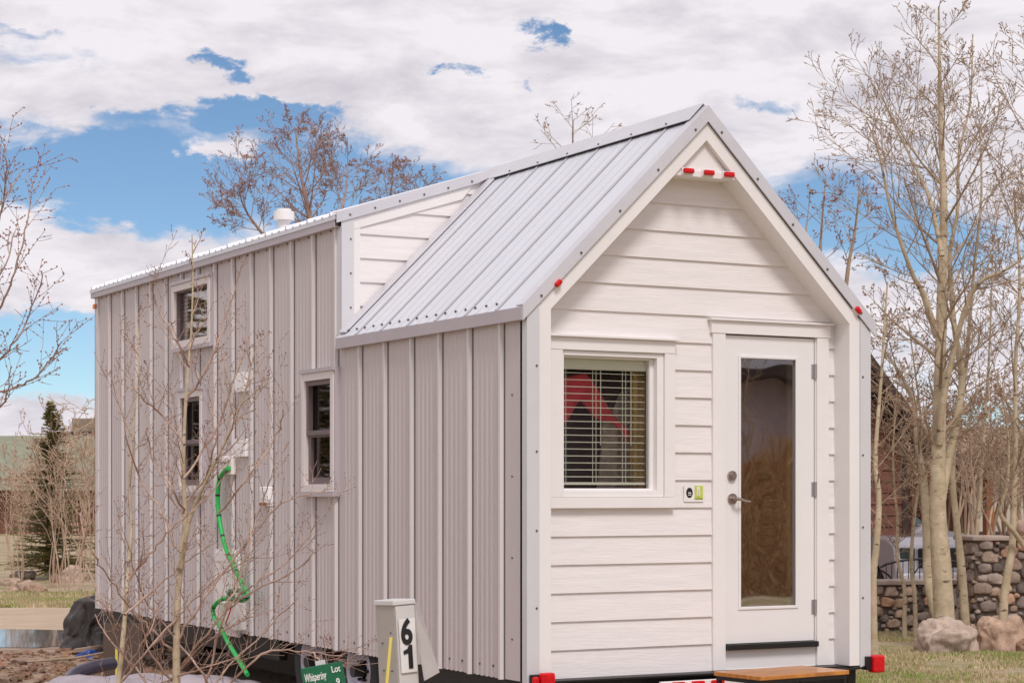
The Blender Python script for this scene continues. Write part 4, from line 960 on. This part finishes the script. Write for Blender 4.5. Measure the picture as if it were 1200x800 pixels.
# pale house with tan roof
p = gd(1118, 46); ph = empty('pale_house', p, 0, 'pale stucco house with long tan roof half hidden by shrubs on the right', 'house')
w = MB(); w.obox(cx_*.5, cx_*8, -cn*5, Vector((0, 0, 2.2))); w.build('wall', M['cream'], ph)
w = MB(); w.obox(cx_*.5+cn*.03, cx_*8, -cn*.02, Vector((0, 0, .75))); w.build('base_band', M['cabinroof'], ph)
w = MB(); w.prism([cn*.5+Vector((0, 0, 2.1)), -cn*2.5+Vector((0, 0, 3.25)), -cn*5.5+Vector((0, 0, 2.1))], cx_*9); w.build('roof', M['tanroof'], ph)
for u in (2.0, 4.2): 
    w = MB(); w.obox(cx_*u+cn*.005, cx_*.9, cn*.04, Vector((0, 0, 1.0))); f_ = w.build('window', M['trim'], ph); f_.location = (0, 0, .95)
    w = MB(); w.obox(cx_*(u+.08)+cn*.05+Vector((0, 0, .08)), cx_*.74, cn*.006, Vector((0, 0, .84))); w.build('pane', M['carglass'], f_)
# pickup truck, local +x forward
hd_ = (RT*.48-F*.88).normalized()
tk = empty('pickup_truck', gd(1016, 27.9), math.atan2(hd_.y, hd_.x), 'silver pickup truck parked under the carport behind the tree trunks', 'truck')
w = MB(); BW = .86
def side(poly, y0, y1, m=0): w.prism([(x, y0, z) for x, z in poly], (0, y1-y0, 0), m)
def arch(cx, r=.42, z=.36, n=8): return [(cx+r*math.cos(a), z+r*math.sin(a)) for a in [math.pi-math.pi*i/n for i in range(n+1)]]
body = [(-3.6, .42)]+arch(-2.6)+arch(1.0)+[(1.62, .40), (1.70, .62), (1.66, .95), (1.50, 1.06), (.28, 1.16), (-3.6, 1.16)]
side(body, -BW, BW); w.build('body', M['silver'], tk, bevel=.05, seg=3)
w = MB(); a = [(.35, 1.15), (-.35, 1.70), (-1.5, 1.72), (-1.75, 1.15)]
vs = [(x, -BW*.95 if z < 1.2 else -BW*.78, z) for x, z in a]+[(x, BW*.95 if z < 1.2 else BW*.78, z) for x, z in a]
w.add(vs, [(3, 2, 1, 0), (4, 5, 6, 7), (0, 1, 5, 4), (1, 2, 6, 5), (2, 3, 7, 6), (3, 0, 4, 7)]); w.build('cab', M['silver'], tk, bevel=.04, seg=3)
for s in (-1, 1):
    w = MB(); q = [(.22, 1.19), (-.34, 1.62), (-.62, 1.64), (-.62, 1.19)]
    w.add([(x, s*(BW*.95-(z-1.19)*.30+.006), z) for x, z in q], [(0, 1, 2, 3)]); q = [(-.68, 1.19), (-.68, 1.64), (-1.45, 1.65), (-1.62, 1.19)]; w.add([(x, s*(BW*.95-(z-1.19)*.30+.006), z) for x, z in q], [(0, 1, 2, 3)]); w.build('side_glass', M['carglass'], tk)
    w = MB(); w.box(.12, .24, s*(BW+.02), s*(BW+.20), 1.17, 1.34); w.build('wing_mirror', M['black'], tk, bevel=.03)
    w = MB(); w.box(1.55, 1.69, s*.55, s*.80, .78, .93); w.build('headlight', M['carglass'], tk, bevel=.02)
    for x in (1.0, -2.6):
        w = MB(); w.cyl((x, s*(BW-.24), .36), (x, s*(BW-.01), .36), .36, 28); wh = w.build('wheel', M['rubber'], tk, bevel=.03); w = MB(); w.cyl((x, s*(BW-.03), .36), (x, s*(BW+.005), .36), .21, 20); w.build('rim', M['rim'], wh)
w = MB(); w.add([(.33, -BW*.86, 1.19), (.33, BW*.86, 1.19), (-.28, BW*.72, 1.64), (-.28, -BW*.72, 1.64)], [(0, 1, 2, 3)]); o = w.build('windscreen', M['carglass'], tk); o.location = (.02, 0, .02)
w = MB(); w.box(1.67, 1.74, -.5, .5, .66, .92); w.build('grille', M['black'], tk, bevel=.02); w = MB(); w.box(1.62, 1.80, -.84, .84, .42, .60); w.build('bumper', M['galv'], tk, bevel=.03)

# ------------------------------------------------------------------ left distance
lx = (RT*.995-F*.1).normalized(); ln_ = lx.cross(Vector((0, 0, 1))).normalized()
p = gd(-60, 80); gh = empty('green_roofed_building', p, 0, 'long low building with sage green roof and brown walls on the far left', 'building')
w = MB(); w.obox(lx*.4, lx*9, -ln_*7, Vector((0, 0, 2.2))); w.build('wall', M['cabin'], gh)
w = MB(); w.prism([ln_*.8+Vector((0, 0, 1.75)), -ln_*4+Vector((0, 0, 4.05)), -ln_*8+Vector((0, 0, 1.75))], lx*10); w.build('roof', M['greenroof'], gh)
w = MB(); w.obox(lx*1.0-ln_*1.5+Vector((0, 0, 0)), lx*2.2, -ln_*1.5, Vector((0, 0, 1.0)))
p = gd(72, 85); bh = empty('brown_lodge', p, 0, 'brown lodge with a square chimney behind the sage green roof', 'building')
w = MB(); w.obox(Vector((0, 0, 0)), lx*6, -ln_*5, Vector((0, 0, 4.0))); w.build('wall', M['cabin'], bh)
w = MB(); w.obox(-lx*.3+ln_*.4+Vector((0, 0, 4.0)), lx*6.8, -ln_*6, Vector((0, 0, .25))); rf = w.build('roof', M['cabinroof'], bh)
w = MB(); w.obox(lx*.3-ln_*.5+Vector((0, 0, 4.24)), lx*1.5, -ln_*1.0, Vector((0, 0, .6))); w.build('chimney', M['tanroof'], rf)
# covered hitch behind the house
w = MB(); vs = []; A_, B_ = 150, 50
for j in range(B_+1):
    v = j/B_
    for i in range(A_):
        a = 2*math.pi*i/A_; sq = 1/max(abs(math.cos(a)), abs(math.sin(a)))**.75
        nv = noise.noise(Vector((math.cos(a)*1.6, math.sin(a)*1.6, v*1.5+4)))
        r = (.33+.07*v)*sq*(1+v**.5*(.16*abs(math.sin(a*3.5+nv*4))+.10*abs(math.sin(a*7.5+v*2.5+nv*6))+.05*abs(math.sin(a*15+v*7+nv*9)))-.14+.14*noise.noise(Vector((math.cos(a)*2, math.sin(a)*2, v*3))))
        if v < .12: r *= math.sqrt(v/.12)*.98+.02
        z = .60*(1-v)**.85+.02*abs(math.sin(a*5+v*9+nv*5))+.03*noise.noise(Vector((math.cos(a)*3, math.sin(a)*3, v*2)))
        if v > .8: r *= 1+.35*(v-.8)/.2*(.5+.5*math.sin(a*5))
        vs.append((r*math.cos(a)*1.0, r*math.sin(a)*.9, max(0.0, z)))
w.add(vs, [(j*A_+i, j*A_+(i+1) % A_, (j+1)*A_+(i+1) % A_, (j+1)*A_+i) for j in range(B_) for i in range(A_)], 0, None, True)
o = w.build('tarp_cover', M['tarp']); q = gd(126, 20.9); o.scale = (.92, .92, .95); o.location = q; o.rotation_euler = (0, 0, .4); tag(o, 'wrinkled black tarpaulin draped over something at the rear of the house', 'tarp')
# bits of litter at lower left
w = MB(); vs = []; nA, nB = 40, 16
for i in range(nA+1):
    for j in range(nB+1):
        a, b = i/nA, j/nB; e = min(1, 6*min(a, 1-a), 5*min(b, 1-b))
        vs.append((-1.0+2.0*a, -.35+.7*b, max(0, (.17+.07*noise.noise(Vector((a*5, b*4, 1)))+.04*noise.noise(Vector((a*14, b*11, 3))))*e**.5)))
w.add(vs, [(i*(nB+1)+j, (i+1)*(nB+1)+j, (i+1)*(nB+1)+j+1, i*(nB+1)+j+1) for i in range(nA) for j in range(nB)], 0, None, True)
o = w.build('plastic_sheet', M['sheet']); o.location = gd(170, 15.8); o.rotation_euler = (0, 0, -TH+.1); tag(o, 'crumpled lavender grey plastic sheet on the ground under the young aspen', 'plastic sheet')
w = MB(); a, b = gd(84, 15.9, .18), gd(132, 16.3, .25); w.tube(smooth([gd(70, 15.4, .05), a, gd(108, 16.1, .235), b], 4), .055, 12); o = w.build('bent_pipe', M['steelpipe']); origin(o, gd(108, 16)); tag(o, 'dark grey bent pipe lying before the plastic sheet', 'pipe')
w = MB(); w.tube([gd(76, 17.0, .02), gd(128, 17.3, .16)], .035, 10); w.tube([gd(128, 17.3, .16), gd(132, 17.4, .04)], .035, 10); o = w.build('silver_pipe', M['rim']); origin(o, gd(100, 17)); tag(o, 'shiny lavender pipe on the debris, above the dark bent pipe', 'pipe')
w = MB(); w.obox(gd(86, 20.1, .03), gd(122, 20.3, .06)-gd(86, 20.1, .03), F*.1, Vector((0, 0, .04))); o = w.build('plank', M['lumber'], bevel=.004); origin(o, gd(100, 20.1)); tag(o, 'short weathered plank beside the black tarpaulin', 'plank')
w = MB(); w.tube([gd(-20, 18.9, .02), gd(40, 19.1, .03), gd(90, 19.3, .05), gd(130, 19.6, .09)], [.014, .014, .012, .01], 6); o = w.build('fallen_pole', M['lumber']); origin(o, gd(60, 19)); tag(o, 'long thin pale pole lying across the brown rubble', 'pole')
w = MB(); rock(w, (0, 0, 0), .13, .08, .06, 91, 0, (1, 1, 1), 3, .5); o = w.build('blue_plastic', M['bluetarp']); o.location = gd(101, 19.8); o.rotation_euler = (0, 0, -TH); tag(o, 'scrap of dark blue plastic between plank and pole', 'plastic scrap')
w = MB(); w.obox(gd(121, 17.2), RT*.34, F*.03, Vector((0, 0, .52))); o = w.build('dark_board', M['room']); origin(o, gd(121, 17.2)); tag(o, 'dark brown board standing upright under the rear of the house', 'board')
w = MB(); w.obox(gd(135, 16.6), RT*.02, F*.02, Vector((0, 0, .36))); o = w.build('yellow_level', M['yellow']); origin(o, gd(135, 16.6)); tag(o, 'short yellow stick standing in the dark beneath the house', 'stick')
# rubble
w = MB(); rng = random.Random(5)
for k in range(2600):
    px = rng.uniform(-40, 240); D = 16.6+rng.random()**.9*3.9; s = rng.choice([.008, .010, .012, .014, .018, .022, .026, .035, .06 if rng.random() < .4 else .02])*rng.uniform(.7, 1.3)
    q = gd(px, D); g = rng.uniform(.7, 1.6); rock(w, (q.x, q.y, 0), s, s*.8, s*.55, k*.37, rng.random()*3, (g*1.0, g*rng.uniform(.85, 1), g*rng.uniform(.75, .95)), 2 if s > .03 else 1, .6, 0, 1.0, False)
w.build('rubble', M['soil'], kind='stuff')

# ------------------------------------------------------------------ ground, road, puddle
def groundmat():
    m = bpy.data.materials.new('dry_turf'); m.use_nodes = True; nt = m.node_tree; N = nt.nodes; L = nt.links; b = N['Principled BSDF']; b.inputs['Roughness'].default_value = .95
    tc = N.new('ShaderNodeTexCoord')
    n = N.new('ShaderNodeTexNoise'); n.inputs['Scale'].default_value = .9; n.inputs['Detail'].default_value = 8; n.inputs['Roughness'].default_value = .7; L.new(tc.outputs['Object'], n.inputs['Vector'])
    r = N.new('ShaderNodeValToRGB'); e = r.color_ramp.elements; e[0].position = .38; e[0].color = (.22, .21, .07, 1); e[1].position = .62; e[1].color = (.46, .36, .26, 1); x = e.new(.5); x.color = (.36, .28, .17, 1)
    L.new(n.outputs['Fac'], r.inputs['Fac'])
    n2 = N.new('ShaderNodeTexNoise'); n2.inputs['Scale'].default_value = 30; n2.inputs['Detail'].default_value = 4; L.new(tc.outputs['Object'], n2.inputs['Vector'])
    mx = N.new('ShaderNodeMix'); mx.data_type = 'RGBA'; mx.blend_type = 'OVERLAY'; mx.inputs['Factor'].default_value = .85; L.new(r.outputs[0], mx.inputs['A']); L.new(n2.outputs['Color'], mx.inputs['B'])
    hs_ = N.new('ShaderNodeRGBToBW'); L.new(n2.outputs['Color'], hs_.inputs[0]); L.new(hs_.outputs[0], mx.inputs['B'])
    L.new(mx.outputs['Result'], b.inputs['Base Color'])
    bp = N.new('ShaderNodeBump'); bp.inputs['Strength'].default_value = .8; bp.inputs['Distance'].default_value = .03; L.new(n2.outputs['Fac'], bp.inputs['Height']); L.new(bp.outputs[0], b.inputs['Normal'])
    return m
M['turf'] = groundmat()
M['road'] = mat('sandy_gravel_road', (.50, .38, .27), .95, c2=(.40, .30, .21), vscale=1.5, bump=.6, bscale=60, detail=10)
M['mud'] = mat('brown_mud', (.40, .29, .21), .95, c2=(.20, .13, .09), vscale=2.5, bump=.9, bscale=20, detail=10)
w = MB(); S = 600; c = CAM; w.add([(c.x-S, c.y-S, 0), (c.x+S, c.y-S, 0), (c.x+S, c.y+S, 0), (c.x-S, c.y+S, 0)], [(0, 1, 2, 3)]); o = w.build('ground', M['turf'], kind='structure')
def sheet(name, pts, z, m, seed=0, jit=.25):
    P = []; rng = random.Random(seed)
    q = [gd(x, d) for x, d in pts]; n = len(q)
    for i in range(n):
        a, b = q[i], q[(i+1) % n]; k = max(2, int((b-a).length/.5)); k = min(k, 60)
        for j in range(k):
            p = a.lerp(b, j/k); nn = noise.noise_vector(p*.9+Vector((seed, 0, 0)))*jit+noise.noise_vector(p*3)*jit*.3; P.append((p.x+nn.x, p.y+nn.y, z))
    w = MB(); w.add(P, [tuple(range(len(P)))]); o = w.build(name, m, kind='structure')
    if o.data.polygons[0].normal.z < 0: o.data.flip_normals()
    return o
sheet('road', [(-900, 22.2), (300, 20.5), (620, 24), (620, 31), (300, 30.5), (110, 29.8), (-900, 31)], .004, M['road'], 1)
sheet('mud', [(-700, 12), (560, 10.5), (560, 20), (250, 21.6), (-700, 22.0)], .008, M['mud'], 2)
wt = bpy.data.materials.new('puddle_water'); wt.use_nodes = True; b = wt.node_tree.nodes['Principled BSDF']; b.inputs['Base Color'].default_value = (.22, .20, .20, 1); b.inputs['Roughness'].default_value = .04; b.inputs['Specular IOR Level'].default_value = 1.0; b.inputs['IOR'].default_value = 1.6
sheet('puddle', [(-160, 21.2), (40, 21.0), (76, 21.3), (130, 22.3), (130, 23.6), (20, 23.9), (-160, 24.0)], .013, wt, 3, .10)
M['gravel'] = mat('pale_gravel', (.46, .40, .34), .95, c2=(.34, .28, .22), vscale=6, bump=.6, bscale=60)
sheet('gravel_pad', [(560, 10.6), (1010, 12.0), (985, 18.5), (700, 21)], .006, M['gravel'], 4)
# grass blades
def blades(name, boxes, n, seed, h, mats_):
    rng = random.Random(seed); w = MB()
    for k in range(n):
        b = boxes[k % len(boxes)]; px = rng.uniform(b[0], b[1]); D = rng.uniform(b[2], b[3]); q = gd(px, D)
        dn = noise.noise(q*.8+Vector((9, 2, 0)))+.4*noise.noise(q*2.5)
        if dn < -.02+rng.uniform(-.25, .15): continue
        hh = h*rng.uniform(.4, 1.2); a = rng.uniform(0, 6.28); wv = Vector((math.cos(a), math.sin(a), 0))*.006*(D/20); lean = Vector((rng.gauss(0, .5), rng.gauss(0, .5), 1)).normalized()*hh
        dry = rng.random() < .75-.9*dn
        w.add([q-wv, q+wv, q+lean], [(0, 1, 2)], 1 if dry else 0)
    w.build(name, mats_, kind='stuff')
M['grass'] = mat('green_grass', (.22, .33, .05), .8, c2=(.30, .34, .08), vscale=2)
M['straw'] = mat('dry_straw', (.62, .50, .32), .85, c2=(.46, .35, .21), vscale=2)
blades('grass', [(960, 1240, 17, 23.4)], 80000, 3, .045, [M['grass'], M['straw']])
blades('roadside_grass', [(-60, 125, 28.5, 32.4)], 40000, 4, .07, [M['grass'], M['straw']])
blades('far_grass', [(960, 1240, 23.6, 31)], 14000, 5, .12, [M['grass'], M['straw']])

# ------------------------------------------------------------------ what stands behind the camera (seen mirrored in the glass)
M['straw_bank'] = mat('orange_brown_dry_brush', (.62, .38, .18), .95, c2=(.16, .085, .04), vscale=9, stretch=(3, 1, .5), detail=10, bump=1, bscale=20)
M['straw_stalk'] = mat('pale_dry_stalk', (.70, .48, .26), .9, c2=(.36, .20, .09), vscale=6)
rng = random.Random(8); w = MB(); NX, NY = 60, 12; vs = []
def bankz(x, v): return (1.9+.13*(x-14)+.25*math.sin(x*.9)+.6*noise.noise(Vector((x*.6, 3, 0))))*math.sin(min(1, v*1.15)*math.pi/2)**.8
for i in range(NX+1):
    for j in range(NY+1):
        x = 2+26*i/NX; v = j/NY; vs.append((x, -14.6-3.4*v, bankz(x, v)-.02))
w.add(vs, [(i*(NY+1)+j, i*(NY+1)+j+1, (i+1)*(NY+1)+j+1, (i+1)*(NY+1)+j) for i in range(NX) for j in range(NY)], 0, None, True)
for k in range(52000):
    x = rng.uniform(2, 28); v = rng.random(); q = Vector((x, -14.6-3.4*v, bankz(x, v)-.03)); d = Vector((rng.gauss(0, .5), rng.gauss(.2, .5), 1)).normalized()*rng.uniform(.12, .5); a = rng.uniform(0, 6.28); wv = Vector((math.cos(a), math.sin(a), 0))*.008
    w.add([q-wv, q+wv, q+d], [(0, 1, 2)], k % 2)
w.build('dry_brush_bank', [M['straw_bank'], M['straw_stalk']], kind='stuff')
ev = None
for k, (x, y, sc2) in enumerate([(-7.5, 24, 1.7), (-9.5, 27, 2.0), (-11.5, 25, 1.8), (-13.5, 29, 2.1), (-15, 25.5, 1.7), (-8.5, 31, 2.3), (-12, 33, 2.3), (-17, 31, 2.2)]):
    if ev is None: spruce('dark evergreen mirrored in the side windows of the house', 60, 38, 3.35, 1.2, 9); ev = [o for o in col.objects if o.get('label', '').startswith('dark evergreen mirrored')][0]; e = ev
    else: e = copytree(ev)
    e.location = (x, y, 0); e.scale = (sc2, sc2, sc2); e.rotation_euler = (0, 0, k*1.1); e['group'] = 'evergreens mirrored in the side windows'
for k, (x, y, rz_) in enumerate([(12.2, -17.5, 1.0), (17.5, -22, 2.2)]):
    e = copytree([o for o in col.objects if o.get('label', '').startswith('slim bent aspen')][0]); e.location = (x, y, 0); e.rotation_euler = (0, 0, rz_); e.scale = (1.3, 1.3, 1.3)
    e['label'] = 'nearer bare aspen mirrored in the door glass' if k == 0 else 'farther bare aspen mirrored in the door glass, behind the brush bank'; e['group'] = 'aspens mirrored in the door glass'
nb = empty('neighbouring_home', (14, -34, 0), R(-15), 'grey mauve home mirrored in the door glass above the brush', 'house')
w = MB(); w.box(-14, 14, -4, 4, 0, 4.6); w.build('wall', mat('mauve_plaster', (.52, .41, .42), .8, var=.3, vscale=.6), nb)
w = MB(); w.box(-14.6, 14.6, -4.6, 4.9, 4.6, 4.95, 0); w.box(-14.6, 14.6, -3.6, 4.4, 4.95, 5.4, 1); w.box(-14.4, 14.4, -3, 3.8, 5.4, 7.0, 0); w.build('roof', [M['cabinroof'], M['galv']], nb)

# ------------------------------------------------------------------ sky, sun, camera
SUN_EL = 52; az = Vector((-.22, -1, 0)).normalized()          # toward the sun
sd = Vector((az.x*math.cos(R(SUN_EL)), az.y*math.cos(R(SUN_EL)), math.sin(R(SUN_EL))))
sun = bpy.data.lights.new('sun', 'SUN'); sun.energy = 2.0; sun.angle = R(16); sun.color = (1, .94, .90)
so = bpy.data.objects.new('sun', sun); col.objects.link(so); so.rotation_euler = (-sd).to_track_quat('-Z', 'Y').to_euler(); so.location = (0, 0, 20)
wd_ = bpy.data.worlds.new('World'); sc.world = wd_; wd_.use_nodes = True; nt = wd_.node_tree; N = nt.nodes; Lk = nt.links; bg = N['Background']
bg.inputs['Strength'].default_value = .1
sky = N.new('ShaderNodeTexSky'); sky.sky_type = 'NISHITA'; sky.sun_disc = False; sky.sun_elevation = R(SUN_EL); sky.sun_rotation = math.atan2(sd.x, sd.y); sky.air_density = 1.0; sky.dust_density = .3; sky.ozone_density = 2.5; sky.altitude = 2500
tc = N.new('ShaderNodeTexCoord')
def mth(op, a, b=None, c=None, clamp=False):
    n = N.new('ShaderNodeMath'); n.operation = op; n.use_clamp = clamp
    for i, x in enumerate((a, b, c)):
        if x is None: continue
        if hasattr(x, 'is_linked'): Lk.new(x, n.inputs[i])
        else: n.inputs[i].default_value = x
    return n.outputs[0]
def dot(v):
    n = N.new('ShaderNodeVectorMath'); n.operation = 'DOT_PRODUCT'; Lk.new(tc.outputs['Generated'], n.inputs[0]); n.inputs[1].default_value = v; return n.outputs['Value']
dr_, df_, dz_ = dot(tuple(RT)), dot(tuple(F)), dot((0, 0, 1))
azm = mth('ARCTAN2', dr_, df_); ele = mth('ARCSINE', dz_); az0, el0 = azm, ele
def nz(scale, detail, rough, zs, off):
    mp = N.new('ShaderNodeMapping'); mp.inputs['Scale'].default_value = (1, 1, zs); mp.inputs['Location'].default_value = (off, off*.7, 0); Lk.new(tc.outputs['Generated'], mp.inputs['Vector'])
    n = N.new('ShaderNodeTexNoise'); n.inputs['Scale'].default_value = scale; n.inputs['Detail'].default_value = detail; n.inputs['Roughness'].default_value = rough; n.inputs['Distortion'].default_value = .25; Lk.new(mp.outputs[0], n.inputs['Vector']); return n.outputs['Fac']
azm = mth('ADD', azm, mth('MULTIPLY_ADD', nz(38, 8, .65, 2.0, 3.3), .075, -.0375)); ele = mth('ADD', ele, mth('MULTIPLY_ADD', nz(34, 8, .65, 2.0, 8.3), .032, -.016))
cov = mth('MULTIPLY_ADD', nz(11, 9, .58, 2.6, 1.3), 2.3, -1.15+.74)
BL_ = [(180, 222, 240, 62, -1.35), (130, 190, 330, 40, -.5), (40, 300, 210, 42, 1.0), (170, 318, 90, 20, .6), (40, 420, 260, 60, -1.0), (30, 490, 70, 24, 1.3), (30, 66, 150, 16, -.75), (130, 100, 420, 50, .6), (420, 90, 380, 90, .35), (700, 60, 300, 90, .35), (262, 78, 36, 12, -1.5), (312, 127, 62, 17, -1.7), (240, 176, 42, 9, 1.2), (532, 80, 30, 10, -1.3), (645, 45, 24, 11, -.7), (625, 100, 16, 10, -1.2), (900, 120, 40, 9, -.6), (150, 132, 60, 9, -.6), (20, 40, 80, 7, -.6), (1010, 255, 95, 26, -1.0), (1110, 290, 90, 24, -.7), (1150, 498, 80, 22, -.35), (600, 560, 2600, 45, .35), (300, 130, 50, 14, -.5), (640, 45, 45, 22, -.7), (320, 60, 25, 12, -.5), (50, 345, 140, 12, .5), (450, 240, 40, 25, -.9)]
for px, py, rx, ry, wgt in BL_:
    a0 = math.atan((px-600)/FPX); e0 = math.atan((HZ-py)/math.hypot(FPX, px-600))
    u = mth('MULTIPLY', mth('SUBTRACT', azm, a0), FPX/rx); v = mth('MULTIPLY', mth('SUBTRACT', ele, e0), FPX/ry)
    g = mth('EXPONENT', mth('MULTIPLY', mth('ADD', mth('MULTIPLY', u, u), mth('MULTIPLY', v, v)), -.7))
    cov = mth('MULTIPLY_ADD', g, wgt, cov)
mr = N.new('ShaderNodeMapRange'); mr.interpolation_type = 'SMOOTHSTEP'; mr.inputs['From Min'].default_value = .10; mr.inputs['From Max'].default_value = .72; Lk.new(cov, mr.inputs['Value'])
cr = N.new('ShaderNodeValToRGB'); e = cr.color_ramp.elements; e[0].position = .33; e[0].color = (.60, .57, .63, 1); e[1].position = .56; e[1].color = (.84, .80, .84, 1)
Lk.new(nz(13, 9, .6, 3.0, 5.1), cr.inputs['Fac'])
sc_ = N.new('ShaderNodeMix'); sc_.data_type = 'RGBA'; sc_.blend_type = 'MULTIPLY'; sc_.inputs['Factor'].default_value = 1; Lk.new(cr.outputs[0], sc_.inputs['A']); sc_.inputs['B'].default_value = (10, 10, 10, 1)
mxs = N.new('ShaderNodeMix'); mxs.data_type = 'RGBA'; Lk.new(mr.outputs[0], mxs.inputs['Factor']); skt = N.new('ShaderNodeMix'); skt.data_type = 'RGBA'; skt.blend_type = 'MULTIPLY'; skt.inputs['Factor'].default_value = 1; Lk.new(sky.outputs[0], skt.inputs['A']); skt.inputs['B'].default_value = (.86, .95, .97, 1); Lk.new(skt.outputs['Result'], mxs.inputs['A']); Lk.new(sc_.outputs['Result'], mxs.inputs['B'])
Lk.new(mxs.outputs['Result'], bg.inputs['Color'])
cd = bpy.data.cameras.new('camera'); co = bpy.data.objects.new('camera', cd); col.objects.link(co); sc.camera = co
co.location = CAM; co.rotation_euler = (R(90), 0, -TH); cd.sensor_width = 36; cd.lens = FPX/1200*36; cd.shift_y = (HZ-400)/1200; cd.clip_end = 2000; cd.clip_start = .1
cd.dof.use_dof = True; cd.dof.focus_distance = 13.5; cd.dof.aperture_fstop = 11
vs_ = sc.view_settings; vs_.view_transform = 'Standard'; vs_.look = 'None'; vs_.gamma = 1; vs_.exposure = .10
